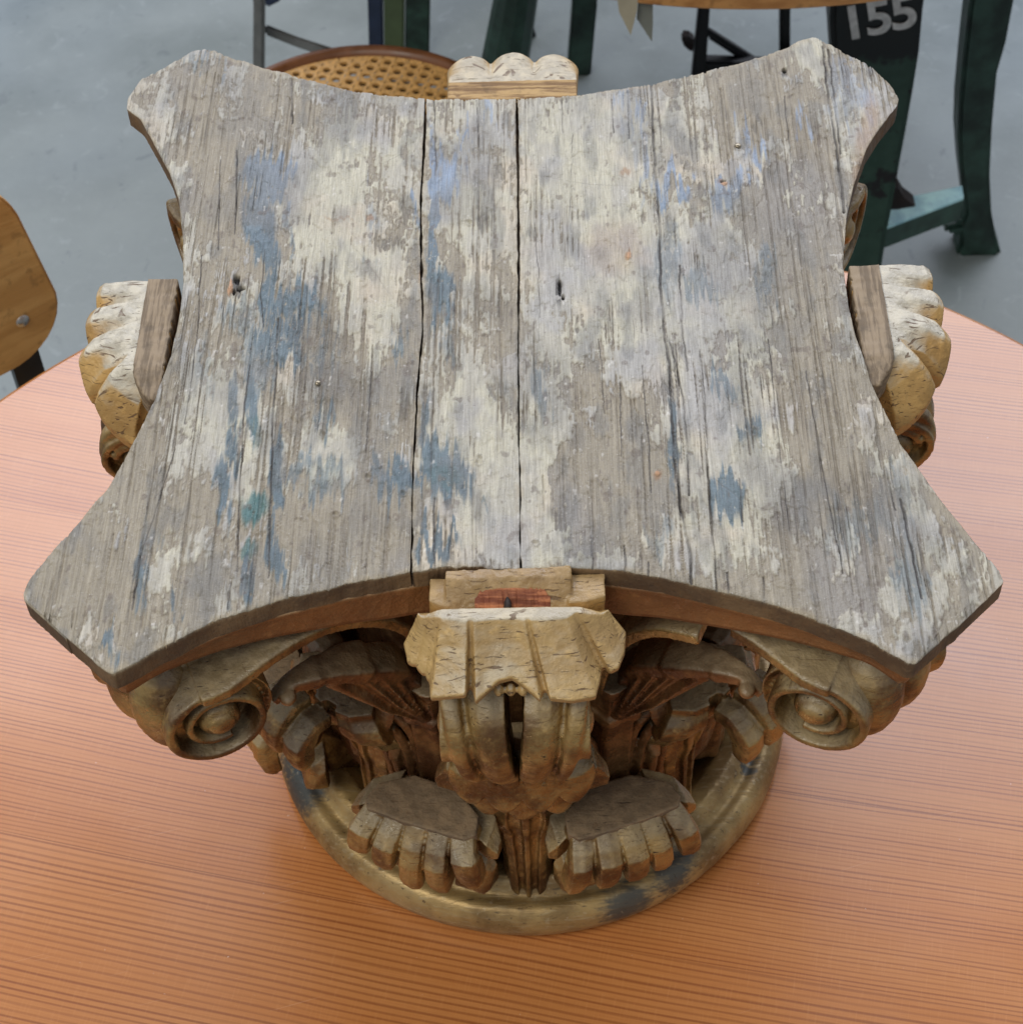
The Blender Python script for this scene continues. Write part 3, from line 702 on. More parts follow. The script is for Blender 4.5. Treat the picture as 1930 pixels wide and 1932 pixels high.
def shell_side(mir):
    """flower of the side faces: stepped louvre lobes at the back, round drooping lobes at the front"""
    mb = MB(); rings = []
    #        ridge u0,u1     rim u0,u1      rim w   round  z at rim  droop
    LOB = [(.0300, .0165, .0310, .0160, .1985, .0010, .3290, .0065), (.0160, .0020, .0158, -.0020, .2015, .0020, .3270, .0080),
           (.0015, -.0150, -.0023, -.0235, .2025, .0035, .3235, .0120), (-.0155, -.0310, -.0240, -.0470, .1955, .0100, .3160, .0130)]
    for a0, a1, b0, b1, w, rnd, z, dr in LOB:
        for i in range(15):
            q = i / 14; d = dr * sst(.45, 1.0, q); r_ = rnd * (2 * q - 1) ** 2; ur = a0 + (a1 - a0) * q; uo = b0 + (b1 - b0) * q
            wr = .1735 - (.010 * sst(.3, 1, q) if z < .318 else 0); wo = w - r_ - (.010 * q * q if z < .318 else 0)
            ring = [P3(ur, .1590, .296), P3(ur, .1590, .3312), P3(ur, wr, .3318)]
            for k in (.25, .6, .88): ring.append(P3(ur + (uo - ur) * k, wr + (wo - wr) * k, .3318 + (z - .3318) * k ** 2.2 - d * k ** 1.3))
            zz = z - d
            ring += [P3(uo, wo, zz - .0015), P3(uo, wo - .001, zz - .008), P3(uo * .97, wo - .008, zz - .014), P3(uo * .9, .166, .294)]
            rings.append(ring)
    mb.loft(rings)
    if mir: mb.V = [(-v[0], v[1], v[2]) for v in mb.V]
    me = carve(mb.mesh('shell'), .0007, .0004, 95, 23, 0); me.materials.append(M['gilt_side']); return me


def shell_back():
    mb = MB(); nt = 121; rings = []
    for i in range(nt):
        t = -1 + 2 * i / (nt - 1); c_ = abs(math.cos(math.pi * 1.5 * t)); lob = math.sqrt(c_)
        ur = .0335 * t; uo = .0350 * t; wo = .2035 - .004 * t * t - .0080 * (1 - lob); zo = .3300 - .002 * t * t
        ring = [P3(ur, .158, .296), P3(ur, .158, .3305), P3(ur, .1735, .3325)]
        for q in (.3, .65, .9): ring.append(P3(ur + (uo - ur) * q, .1735 + (wo - .1735) * q, .3326 + (zo - .3326) * q ** 1.6 - (1 - lob) * .0045 * q))
        ring += [P3(uo, wo, zo - .004), P3(uo * .99, wo - .001, zo - .012), P3(uo * .95, wo - .010, zo - .020), P3(uo * .9, .165, .292)]
        rings.append(ring)
    mb.loft(rings)
    me = carve(mb.mesh('shell'), .0008, .0006, 95, 24, 1); me.materials.append(M['gilt_pale']); return me


SH = [shell_front(), shell_side(False), shell_back(), shell_side(True)]


def front_copy(name, me, k, parent=cap, mirror=False):
    o = bpy.data.objects.new(name, me); link(o, parent); o.rotation_euler[2] = k * math.pi / 2
    return o


def flat_top(k):                      # bare wood top of the flower block, between board and shell
    mb = MB(); rings = []; a, b = {1: (-.046, .029), 2: (-.0335, .0335), 3: (-.030, .046)}[k]
    for i, u in enumerate(np.linspace(a, b, 25)):
        j = .0006 * math.sin(9 * i + k); far = max(0, (abs(u) - .030) / .016) if k != 2 else 0
        w1 = .1728 - .008 * far ** 1.5; rings.append([P3(u, .1588 + j, .318), P3(u, .1588 + j, .3322 + j * .5 - .003 * far), P3(u, w1, .3330 - .003 * far), P3(u, w1, .318)])
    mb.loft(rings); return carve(mb.mesh('cut_top'), .0009, .0005, 150, 60 + k, 1)


for k in range(4):
    s = front_copy('shell', SH[k], k)
    if k:
        ct = obj('cut_top', flat_top(k), s); ct.data.materials.append(M['strip'] if k != 2 else M['strip_x'])
    else:
        # the front flower has lost its face: a torn block of red wood
        mb = MB(); rings = []
        rng = np.random.RandomState(4)
        for i, u in enumerate(np.linspace(-.027, .025, 15)):
            j = rng.rand(3) * .0012
            rings.append([P3(u, .150, .312), P3(u, .1505, .3350 + j[0] + .0010 * (u / .025)), P3(u, .1560 - j[2], .3352 + j[1]), P3(u, .1640 + j[2], .3270), P3(u, .1700 + j[0], .3185), P3(u, .1690, .312)])
        mb.loft(rings)
        for (u0, u1, w1, z1) in ((-.034, -.025, .164, .3290), (.0235, .0385, .1645, .3305)):
            mb.loft([[P3(u, .150, .312), P3(u, .1505, z1), P3(u, w1 - a * .003, z1 - .0005), P3(u, w1 + .004 - a * .006, .3190), P3(u, w1, .312)] for u, a in ((u0, 0 if u0 > 0 else 1), ((u0 + u1) / 2, .2), (u1, 1 if u0 > 0 else 0))])
        me = carve(mb.mesh('broken_block'), .0007, .0005, 160, 33, 1); me.materials.append(M['gilt_block']); bb = obj('broken_block', me, cap)
        bb['label'] = 'broken block with torn red wood face'
        mb = MB(); rings = []
        for i, u in enumerate(np.linspace(-.0150, .0160, 40)):
            rings.append([P3(u, .1590, .3330 + .0005 * rng.rand()), P3(u, .1617 + .0006 * rng.rand(), .3302 + .0005 * rng.rand()), P3(u, .1652 + .0007 * rng.rand(), .3266 + .0004 * rng.rand()), P3(u, .1700 + .0006 * rng.rand(), .3205), P3(u, .1706, .3175), P3(u, .160, .317)])
        for i, r_ in enumerate(rings):
            t_ = abs(2 * i / (len(rings) - 1) - 1); f_ = 1 - .30 * t_ ** 10 - .16 * rng.rand() * t_; mid_ = (r_[1] + r_[3]) / 2
            for q_ in (0, 1, 2, 3): r_[q_] = mid_ + (r_[q_] - mid_) * f_
        mb.loft(rings); kn = MB().ellipsoid(P3(-.0015, .1655, .3268), .0016, .0065, .0035, Matrix.Rotation(.6, 3, 'X')); obj('knot', carve(kn.mesh('knot'), .0005, .0008, 300, 3, 0), bb).data.materials.append(M['rust']); obj('torn_face', mb.mesh('torn_face', M['torn'], False), bb)

# ---- corner volutes (left of a face), mirrored for the right
TAN = np.array([.92, .39, 0]); TAN /= np.linalg.norm(TAN); NOR = np.array([TAN[1], -TAN[0], 0])
VC = np.array([-.1280, -.1765, .2630])


def volute(mir, broken=False):
    mb = MB(); S = np.array([-1, 1, 1]) if mir else np.array([1, 1, 1])
    T, N_, C_ = TAN, NOR, VC
    back = .020
    def pt(phi, r, d): return C_ + T * r * math.cos(phi) + np.array([0, 0, 1]) * r * math.sin(phi) + N_ * d
    # spiral: starts on top, turns outward, down, in, up
    rings = []; phis = np.linspace(math.pi / 2, math.pi / 2 + 2 * math.pi * 1.55, 76)
    for ph in phis:
        q = (ph - phis[0]) / (phis[-1] - phis[0]); r = .0278 - .0145 * q ** .9; th = .0042 - .0010 * q; f = .0035 - .003 * q
        rings.append([pt(ph, r, -back), pt(ph, r, f - .0012), pt(ph, r - .0008, f), pt(ph, r - th + .0006, f), pt(ph, r - th, f - .0008), pt(ph, r - th - .0010, -.0105), pt(ph, r - th - .001, -back)])
    mb.loft(rings)
    # dished floor of the scroll
    rings = []
    for ph in np.linspace(0, 2 * math.pi, 40, endpoint=False):
        rings.append([pt(ph, .0248, -back), pt(ph, .0250, -.0050), pt(ph, .021, -.0085), pt(ph, .015, -.0112), pt(ph, .001, -.0115), pt(ph, .001, -back)])
    m = len(rings[0]); mb.loft(rings, loop=True)
    # arch from the scroll along under the board to the middle
    start = C_ + np.array([0, 0, .0256])
    pth = [start + TAN * -.006 + np.array([0, 0, -.0006]), start + TAN * .006, np.array([-.102, -.1590, .2925]), np.array([-.082, -.1455, .2915]), np.array([-.064, -.1360, .2830]), np.array([-.050, -.128, .2650]), np.array([-.043, -.122, .235]), np.array([-.040, -.112, .20])]
    pth = interp(pth, 30)
    if broken: pth = pth[:9]
    pth[:, :2] -= NOR[:2] * .0065
    wd = np.linspace(.023, .016, len(pth)); strap(mb, pth, NOR, wd, .0062)
    if broken:
        b2 = interp([(-.083, -.143, .284), (-.066, -.134, .278), (-.052, -.127, .262), (-.043, -.122, .235), (-.040, -.112, .20)], 14); strap(mb, b2, NOR, .020, .0066)
    # body behind the scroll, up to the board
    mb.loft([[C_ + TAN * a + np.array([0, 0, z]) + N_ * d for a, z in ((-.014, -.012), (.010, -.012), (.014, .010), (.004, .034), (-.014, .036))] for d in (-.017, -.026, -.036)])
    mb.ellipsoid((-.1665, -.1520, .2660), .0150, .0165, .0290, n=20, m=14)
    V = [tuple(np.array(v) * S) for v in mb.V]; mb.V = V
    me = carve(mb.mesh('volute'), .00085, .0004, 100, 51 + mir, 0); me.materials.append(M['gilt'])
    bs = MB(); prof = [(0, .0035), (.003, .0031), (.0055, .0020), (.0066, .0004), (.0082, -.0005), (.0094, -.0025), (.0098, -.0065), (0, -.0090)]
    rings = []
    for ph in np.linspace(0, 2 * math.pi, 40, endpoint=False):
        rings.append([(C_ + T * r * math.cos(ph) + np.array([0, 0, 1]) * r * math.sin(ph) + N_ * d) * S for r, d in prof])
    bs.loft(rings, loop=True); bm2 = bs.mesh('boss', None, True); bm2 = carve(bm2, .0008, .0004, 120, 5, 2); bm2.materials.append(M['gilt'])
    return me, bm2


VL = volute(False); VR = volute(True); VRB = volute(True, True)
for k in range(4):
    for mir in (0, 1):
        A = VR if mir else VL
        if k == 0 and mir: A = VRB
        v = front_copy('volute', A[0], k); b = bpy.data.objects.new('boss', A[1]); link(b, v)
        if k == 0 and mir: v['label'] = 'volute whose band is broken off'


# ---- calyx ribbons under the volutes with carved sheath
def calyx(mir):
    mb = MB(); S = np.array([-1, 1, 1]) if mir else np.array([1, 1, 1])
    p = interp([(-.106, -.163, .2510), (-.100, -.158, .2545), (-.090, -.152, .2545), (-.078, -.143, .2490), (-.066, -.134, .238), (-.056, -.124, .222), (-.049, -.113, .196)], 28)
    q = np.linspace(0, 1, 28); sw = (q * 4.0) % 1.0; strap(mb, p - NOR * .007, NOR, (.0135 + .005 * np.sin(np.pi * q) + .0030 * sw) * (.45 + .55 * sst(0, .4, q)), .0045 + .004 * q + .0028 * sw)
    root = np.array([-.0475, -.1135, .168]); top_ = interp([(-.086, -.1485, .2475), (-.076, -.1425, .2455), (-.068, -.1370, .2385), (-.060, -.1305, .2270), (-.053, -.1235, .2150), (-.046, -.117, .205)], 15)
    rr = []
    for i, tp_ in enumerate(top_):
        o_ = .0026 if i % 3 == 1 else (.0006 if i % 3 == 0 else -.0010); a_ = root + np.array([.004, 0, 0]) * i / 14
        rr.append([a_ + NOR * (o_ + .002), (a_ * .5 + tp_ * .5) + NOR * (o_ * 1.4 + .003), tp_ + NOR * (o_ - .001), tp_ - NOR * .010, (a_ * .5 + tp_ * .5) - NOR * .010, a_ - NOR * .010])
    mb.loft(rr)
    # little knot where the ribbon meets the scroll
    mb.ellipsoid((-.1015, -.158, .2545), .0040, .0045, .0030)
    mb.V = [tuple(np.array(v) * S) for v in mb.V]
    me = carve(mb.mesh('calyx_ribbon'), .001, .0006, 90, 61 + mir, 1); me.materials.append(M['gilt_dark']); return me


CL = calyx(False), calyx(True)
for k in range(4):
    for mir in (0, 1): front_copy('calyx_ribbon', CL[mir], k)


# ---- small scroll pair under each shell
def scroll(mir):
    mb = MB(); S = np.array([-1, 1, 1]) if mir else np.array([1, 1, 1])
    path = interp([(.168, .302), (.182, .2985), (.1935, .290), (.1995, .2775), (.2010, .265), (.1985, .2505), (.1915, .236), (.182, .2215), (.172, .205), (.163, .188), (.156, .172)], 44)
    n = len(path); rings = []
    for i, (w, z) in enumerate(path):
        t = path[min(i + 1, n - 1)] - path[max(i - 1, 0)]; t /= np.linalg.norm(t); nw, nz = -t[1], t[0]      # outward normal
        if nw * (w - .175) + nz * (z - .262) < 0 and i < 30: nw, nz = -nw, -nz
        if i >= 30: nw, nz = abs(nw), abs(nz) * .4
        q = i / (n - 1); U = -.0320 * (1 - .50 * sst(.05, .95, q) ** .8); i0 = -.0042 * (1 - sst(0, .55, q)) - .0008
        prof = [(i0, -.010), (i0, -.0012), (U * .12, .0004), (U * .32, .0016), (U * .50, .0006), (U * .62, -.0022), (U * .67, -.0046), (U * .71, -.0046), (U * .74, -.0010), (U * .80, .0004), (U * .95, 0), (U, -.0016), (U * .98, -.011)]
        rings.append([P3(u, w + nw * d, z + nz * d) for u, d in prof])
    mb.loft(rings)
    c = (.1815, .2690)
    # side of the scroll: a ring standing on the outer edge, winding in
    rr = []
    for ph in np.linspace(math.pi * .6, -math.pi * 1.9, 50):
        q = (math.pi * .6 - ph) / (2.5 * math.pi); r = .0192 - .0065 * q
        rr.append([P3(-.020, c[0] + math.cos(ph) * r, c[1] + math.sin(ph) * r), P3(-.0318, c[0] + math.cos(ph) * r, c[1] + math.sin(ph) * r),
                   P3(-.0318, c[0] + math.cos(ph) * (r - .0035), c[1] + math.sin(ph) * (r - .0035)), P3(-.020, c[0] + math.cos(ph) * (r - .0035), c[1] + math.sin(ph) * (r - .0035))])
    mb.loft(rr)
    mb.loft([[P3(u, c[0] + math.cos(a) * .0165, c[1] + math.sin(a) * .0165) for a in np.linspace(0, 2 * math.pi, 28, endpoint=False)] for u in (-.026, -.004)])
    # solid throat behind
    mb.loft([[P3(u, w, z) for u in (-.003, -.020 + a)] + [P3(-.020 + a, w - .02, z), P3(-.003, w - .02, z)] for w, z, a in ((.185, .272, 0), (.178, .235, .002), (.162, .20, .005), (.148, .165, .008), (.135, .13, .01))])
    mb.V = [tuple(np.array(v) * S) for v in mb.V]
    me = carve(mb.mesh('small_scroll'), .0009, .0005, 100, 71 + mir, 1); me.materials.append(M['gilt'])
    b = MB(); b.ellipsoid(P3(-.0285, c[0], c[1]), .0052, .0082, .0082, n=24, m=16); b.V = [tuple(np.array(v) * S) for v in b.V]
    bme = b.mesh('boss', M['gilt'], True)
    return me, bme


SL = scroll(False), scroll(True)
for k in range(4):
    for mir in (0, 1):
        o = front_copy('small_scroll', SL[mir][0], k); b = bpy.data.objects.new('boss', SL[mir][1]); link(b, o)


# ---- leaves
def finger(mb, pts, rw, rt, n=10, ang=0.0, flatten=None):
    """one blunt leaf finger: faceted lobe along pts; rw half widths, rt half thickness"""
    P = interp(pts, n); k = len(P); rings = []
    for i in range(k):
        t = P[min(i + 1, k - 1)] - P[max(i - 1, 0)]; t /= np.linalg.norm(t)
        side = rot_dir(ang, 1, 0, 0); side = side - t * (side @ t); side /= np.linalg.norm(side); up = np.cross(side, t)
        q = i / (k - 1); w = np.interp(q, np.linspace(0, 1, len(rw)), rw); h = np.interp(q, np.linspace(0, 1, len(rt)), rt)
        rings.append([P[i] + side * a * w + up * b * h for a, b in ((-1, -.3), (-.62, .62), (0, 1), (.62, .62), (1, -.3), (.6, -.9), (-.6, -.9))])
    mb.loft(rings)


def hook(mb, ang, u0, fan, top, w0, dz, hw, ln=1.0):
    """one knife-cut leaf finger: sloping top facet, then an upright facet ending in a blunt tip"""
    P = [(u0, w0 - .010, top - .003, hw * .95, .004), (u0, w0, top - .0005, hw, .0045), (u0 + fan * .35, w0 + .0075, top - .0085 - dz * .4, hw * 1.04, .0055), (u0 + fan * .6, w0 + .0125, top - .0170 - dz, hw * 1.05, .006),
         (u0 + fan * .85, w0 + .0135, top - .0275 - dz, hw * 1.0, .006), (u0 + fan, w0 + .0115, top - .0370 - dz, hw * .92, .005), (u0 + fan * 1.05, w0 + .0080, top - .0430 - dz, hw * .62, .0035)]
    P = [(a, b, top + (c_ - top) * ln, d, e) for a, b, c_, d, e in P]
    rings = []; pts = [rot_dir(ang, p[0], p[1], p[2]) for p in P]; side = rot_dir(ang, 1, 0, 0)
    for i, (p, q) in enumerate(zip(pts, P)):
        t = pts[min(i + 1, len(P) - 1)] - pts[max(i - 1, 0)]; t /= np.linalg.norm(t); sd = side - t * (side @ t); sd /= np.linalg.norm(sd); n_ = -np.cross(sd, t)
        if n_ @ rot_dir(ang, 0, 1, .6) < 0: n_ = -n_
        rings.append([p + sd * a * q[3] + n_ * b * q[4] for a, b in ((-1, -1.6), (-1, -.35), (-.80, .26), (.1, .46), (.80, .24), (1, -.35), (1, -1.6))])
    mb.loft(rings)


def tall_leaf(ang, seed, tip=3, over=0.0, mat='gilt_dark', win=0.0, sh=0.0):
    """upper acanthus leaf: narrow grooved stem, spreading lobed top that hangs over"""
    mb = MB(); rd = lambda u, w, z: rot_dir(ang, u, w, z)
    rng = np.random.RandomState(seed)
    # stem + blade
    rings = []
    KZ = (.020, .045, .08, .105, .125, .145, .160, .170); KW = (.136, .1335, .1325, .1335, .1365, .141, .144, .142); KH = (.0125, .0135, .0165, .022, .0285, .0325, .0335, .026); KT = (.020, .021, .022, .022, .020, .018, .016, .014)
    for z in np.linspace(.020, .170, 34):
        w, hw, th = np.interp(z, KZ, KW) - win * float(sst(.160, .115, z)), np.interp(z, KZ, KH) * (1.12 if tip == 0 and z > .12 else 1), np.interp(z, KZ, KT)
        if z > .085: q_ = ((z - .085) / .0265) % 1.0; hw *= .86 + .22 * math.sqrt(max(0, math.sin(math.pi * min(1, q_ * 1.02)))); w += .0020 * math.sin(math.pi * q_)
        rings.append([rd(-hw, w - .012, z), rd(-hw * .72, w - .003, z), rd(-hw * .42, w - .0005, z), rd(-hw * .36, w - .0035, z), rd(-hw * .12, w - .0025, z), rd(-hw * .08, w + .0006, z), rd(hw * .10, w + .0006, z),
                      rd(hw * .14, w - .0025, z), rd(hw * .38, w - .0035, z), rd(hw * .44, w - .0005, z), rd(hw * .74, w - .003, z), rd(hw, w - .012, z), rd(hw * .6, w - .012 - th, z), rd(-hw * .6, w - .012 - th, z)])
    mb.loft(rings)
    # hanging fingers of the curled tip
    for i in range(tip):
        s = (i - (tip - 1) / 2) / max(.5, (tip - 1) / 2); u0 = .020 * s; j = (rng.rand() - .5) * .002
        dz = .006 * abs(s)
        hook(mb, ang, sh + u0 * .60, sh * .4 + u0 * .14, .172 - dz + j, .1425 + over - .002 * s * s, -.004 * abs(s) + j, .0066, .86)
    if tip == 0:                         # the middle leaf: two shingled layers with scalloped lower edges
        for U, wt, zt, wb, zb_, nl, dp, cur in ((.0355, .144, .186, .1560, .1600, 4, .0110, 5.0), (.0290, .146, .166, .1500, .1440, 3, .0120, 6.0)):
            rings = []
            for i in range(97):
                t = -1 + 2 * i / 96; ph = nl * (t + 1) / 2; sc = math.sqrt(abs(math.sin(math.pi * ph))); u = U * t; k = cur * u * u
                pt_ = .35 * abs(((ph % 1) - .5)) * .004
                zb2 = zb_ - dp * sc + .010 * abs(t) ** 3; wo = wb - k + .0022 * sc
                rings.append([rd(u * .86, wt - k - .010, zt), rd(u * .86, wt - k, zt), rd(u * .97, (wt + wo) / 2 + .0035 - k * .2, (zt + zb2) / 2 + .004), rd(u, wo, zb2 + .004), rd(u, wo - .0015 - pt_, zb2), rd(u, wo - .008, zb2 + .001), rd(u * .9, wt - .016, (zt + zb_) / 2)])
            mb.loft(rings)
        for s in (-1, 1):
            mb.loft([[rd(s * a, w, z) for a, w, z in q] for q in (((.020, .130, .168), (.020, .146, .168), (.020, .144, .140), (.020, .130, .140)), ((.034, .134, .176), (.036, .147, .175), (.035, .144, .150), (.034, .134, .150)), ((.0410, .139, .166), (.0425, .146, .164), (.0420, .144, .154), (.0410, .139, .154)))])
    me = carve(mb.mesh('tall_leaf'), .00078, .0005, 110, seed, 0); me.materials.append(M[mat]); return me


def low_leaf(ang, seed, n=5):
    """lower leaf: flat cut top, blunt fingers hanging from its front edge"""
    mb = MB(); rd = lambda u, w, z: rot_dir(ang, u, w, z); rng = np.random.RandomState(seed)
    top = .1140
    sl = [(-.0290, .1490), (-.0270, .1370), (-.012, .1270), (.012, .1280), (.0270, .1380), (.0290, .1490), (.0240, .1530), (-.0240, .1530)]
    mb.loft([[rd(u, w, z) for u, w in sl] for z in (top - .020, top)])
    rings = []
    for z, w, hw in ((top - .010, .150, .027), (.102, .157, .027), (.092, .160, .0265), (.080, .158, .025), (.060, .146, .021), (.035, .134, .018), (.020, .130, .015)):
        rings.append([rd(-hw, w - .008, z), rd(-hw * .5, w - .003, z), rd(hw * .5, w - .003, z), rd(hw, w - .008, z), rd(hw * .8, w - .03, z), rd(-hw * .8, w - .03, z)])
    mb.loft(rings)
    for i in range(n):
        s = (i - (n - 1) / 2) / ((n - 1) / 2)
        hook(mb, ang, .0238 * s, .0075 * s + (rng.rand() - .5) * .0015, top, .1530 - .0035 * s * s + (rng.rand() - .5) * .001, -.0080 * s * s + (rng.rand() - .5) * .007, .0062 + .0007 * rng.rand())
    for s in (-1, 1):
        mb.loft([[rd(s * u, w, z) for u, w, z in q] for q in (((.020, .120, .108), (.020, .140, .110), (.020, .140, .094), (.020, .120, .090)), ((.034, .130, .107), (.035, .147, .106), (.036, .147, .092), (.034, .130, .090)), ((.040, .138, .100), (.041, .146, .099), (.041, .146, .094), (.040, .138, .092)))])
        mb.loft([[rd(s * u, w, z) for u, w, z in q] for q in (((.012, .125, .070), (.012, .136, .064), (.012, .141, .040), (.012, .125, .036)), ((.028, .128, .066), (.028, .137, .060), (.029, .142, .042), (.028, .128, .038)), ((.033, .130, .058), (.032, .134, .055), (.032, .139, .044), (.033, .130, .042)))])
    me = carve(mb.mesh('low_leaf'), .00072, .0004, 110, seed, 0); me.materials.append(M['gilt'])
    return me


def slab(ang, seed):
    rng = np.random.RandomState(seed); rd = lambda u, w, z: rot_dir(ang, u, w, z)
    sl = [(-.0305, .1480), (-.0280, .1365), (-.0120, .1262), (.0120, .1272), (.0280, .1375), (.0305, .1480), (.0265, .1528), (.008, .1538), (-.009, .1538), (-.0265, .1525)]
    mb = MB().loft([[rd(u + (rng.rand() - .5) * .0012, w + (rng.rand() - .5) * .001, z) for u, w in sl] for z in (.110, .1166)])
    me = carve(mb.mesh('cut_top'), .0008, .0004, 140, seed, 1); me.materials.append(M['cap_grey']); return me


TL0 = tall_leaf(0.0, 101, tip=0, mat='gilt'); TLD = [tall_leaf(R(-45), 102 + i, tip=3, over=.013, mat='gilt', win=.012, sh=s_) for i, s_ in enumerate((-.008, .008))]
for k in range(4):
    front_copy('tall_leaf', TL0, k); front_copy('tall_leaf', TLD[k % 2], k)
for k in range(4):
    for a, sd in ((-21, 111), (20, 112)):
        if k == 1 and a < 0: continue          # that leaf is broken away in the photograph
        o = front_copy('low_leaf', low_leaf(R(a), sd + k * 10) if k in (0, 3) else LLM[sd], k)
        s_ = bpy.data.objects.new('cut_top', slab(R(a), sd + k)); link(s_, o)
        if k == 0:
            globals().setdefault('LLM', {})[sd] = o.data


# ---- stalks with collars between the leaves
def stalk(ang):
    mb = MB(); rd = lambda u, w, z: rot_dir(ang, u, w, z); rings = []
    for z, r, w in ((.03, .011, .108), (.10, .012, .110), (.150, .0125, .112), (.166, .013, .113), (.168, .0155, .114), (.174, .0160, .114), (.177, .0135, .114), (.190, .014, .115), (.205, .017, .117)):
        rings.append([rd(math.cos(a) * r * (1 + .10 * math.cos(6 * a)), w + math.sin(a) * r * (1 + .10 * math.cos(6 * a)), z) for a in np.linspace(0, 2 * math.pi, 30, endpoint=False)])
    mb.loft(rings)
    for du in (-.019, .019):             # plain leaves packed in behind
        finger(mb, [rd(du, .104, .06), rd(du, .112, .10), rd(du * 1.1, .118, .128), rd(du * 1.1, .1235, .118)], [.008, .0095, .008, .003], [.004, .005, .004, .002], 10, ang)
    me = carve(mb.mesh('stalk'), .0011, .0007, 90, 7, 1); me.materials.append(M['gilt_dark']); return me


ST = stalk(R(-23)), stalk(R(23))
for k in range(4):
    for q in (0, 1): front_copy('stalk', ST[q], k)


# ---- small arched leaves carved on the bell between the stems
def arch_leaf(ang, seed):
    mb = MB(); rd = lambda u, w, z: rot_dir(ang, u, w, z)
    for a_, h_, r_, w_ in ((.0135, .157, .0032, .117), (.0075, .147, .0028, .1195)):
        mb.tube(interp([rd(-a_, w_ - .004, .070), rd(-a_, w_, .115), rd(-a_ * .75, w_ + .002, h_ - .012), rd(0, w_ + .004, h_), rd(a_ * .75, w_ + .002, h_ - .012), rd(a_, w_, .115), rd(a_, w_ - .004, .070)], 26), r_, 8)
    mb.tube(interp([rd(0, .110, .060), rd(0, .119, .100), rd(0, .121, .138)], 10), [.004] * 7 + [.0035, .003, .0015], 8)
    mb.loft([[rd(u, w, z) for u, w in ((-.0130, .108), (-.0130, .1160), (0, .1180), (.0130, .1160), (.0130, .108))] for z in (.060, .110, .140)])
    finger(mb, [rd(0, .112, .166), rd(.0, .122, .170), rd(0, .1285, .161), rd(0, .129, .150)], [.006, .008, .0075, .003], [.003, .004, .003, .0015], 9, ang)
    me = carve(mb.mesh('arch_leaf'), .0008, .0005, 110, seed, 0); me.materials.append(M['gilt_dark']); return me


AL = arch_leaf(R(-33), 201), arch_leaf(R(33), 202), arch_leaf(R(-11.5), 203), arch_leaf(R(11.5), 204)
for k in range(4):
    for q in range(4): front_copy('arch_leaf', AL[q], k)

# ------------------------------------------------------------------ background
F0 = -TZ


def W3(p): return (p[0], p[1], p[2] + TZ)


TOPZ = [.7125]                       # points above the frame run up to what the leg carries


def trace(pts, Y): return [(aty(x, y, Y)[0], TOPZ[0] if y <= -60 else aty(x, y, Y)[2] + TZ) for x, y in pts]


def bevel(me, w=.003, seg=2):
    import bmesh
    bm = bmesh.new(); bm.from_mesh(me); bmesh.ops.recalc_face_normals(bm, faces=bm.faces)
    bmesh.ops.bevel(bm, geom=[e for e in bm.edges if len(e.link_faces) == 2 and e.calc_face_angle(0) > .5], offset=w, segments=seg, affect='EDGES'); bm.to_mesh(me); bm.free(); return me


# far round table on iron legs
fc = at(1440, 24, -.028); FTR = .50; FT = (fc[0] + .01, fc[1] + FTR)
ft = thing('round_table', (FT[0], FT[1], 0), 'round orange wood table on dark green iron legs, one leg painted with white number 155', 'table')
tp = [(0, .74), (FTR - .004, .74), (FTR, .736), (FTR, .716), (FTR - .005, .712), (0, .712)]
obj('tabletop', MB().lathe(tp, 160).mesh('tabletop', M['wood_top']), ft)
# leg 155, about a metre away
Y1 = 1.02
outl = [(1556, -60), (1562, 20), (1568, 110), (1574, 220), (1576, 340), (1566, 450), (1556, 560), (1552, 640), (1640, 640), (1650, 560), (1661, 480), (1669, 425), (1680, 370), (1692, 300), (1705, 230), (1719, 150), (1730, 80), (1737, 0), (1740, -60)]


def leg_material():
    m = NT('green_leg_paint', .4); p = m.pos(); n = m.noise(p, 16, 5, .65); z = m.node('ShaderNodeSeparateXYZ', {0: p}).outputs[2]; n2 = m.noise(p, 60, 4)
    c = m.mix(m.ramp(n2, .3, .7), (.022, .052, .036), (.032, .070, .050)); c = m.mix(m.ramp(n, .56, .62), c, (.012, .010, .010))
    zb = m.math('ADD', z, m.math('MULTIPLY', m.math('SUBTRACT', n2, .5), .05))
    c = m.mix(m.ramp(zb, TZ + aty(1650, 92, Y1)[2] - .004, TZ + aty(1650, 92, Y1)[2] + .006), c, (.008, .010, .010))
    m.set('Base Color', c); m.bump(n2, .2, .001); return m.m


leg = MB().extrude(trace(outl, Y1), Y1 - .02, Y1 + .035).mesh('leg')
obj('leg', bevel(leg, .006), ft, None).data.materials.append(leg_material())


# numerals
def numerals(parent):
    cu = bpy.data.curves.new('numerals', 'FONT'); cu.body = '155'; cu.size = .058; cu.extrude = .0006; cu.offset = .0012; cu.space_character = .88
    t = bpy.data.objects.new('tmp', cu); COL.objects.link(t); dg = bpy.context.evaluated_depsgraph_get(); dg.update()
    me = bpy.data.meshes.new_from_object(t.evaluated_get(dg)); bpy.data.objects.remove(t); me.name = 'numerals'
    me.materials.clear(); me.materials.append(M['white']); o = obj('numerals', me, parent); return o


nu = numerals(ft); q = aty(1588, 76, Y1 - .0215)
nu.matrix_basis = Matrix.Translation((q[0], Y1 - .0215, q[2] + TZ)) @ Matrix.Rotation(R(90), 4, 'X') @ Matrix.Rotation(R(13), 4, 'Z')
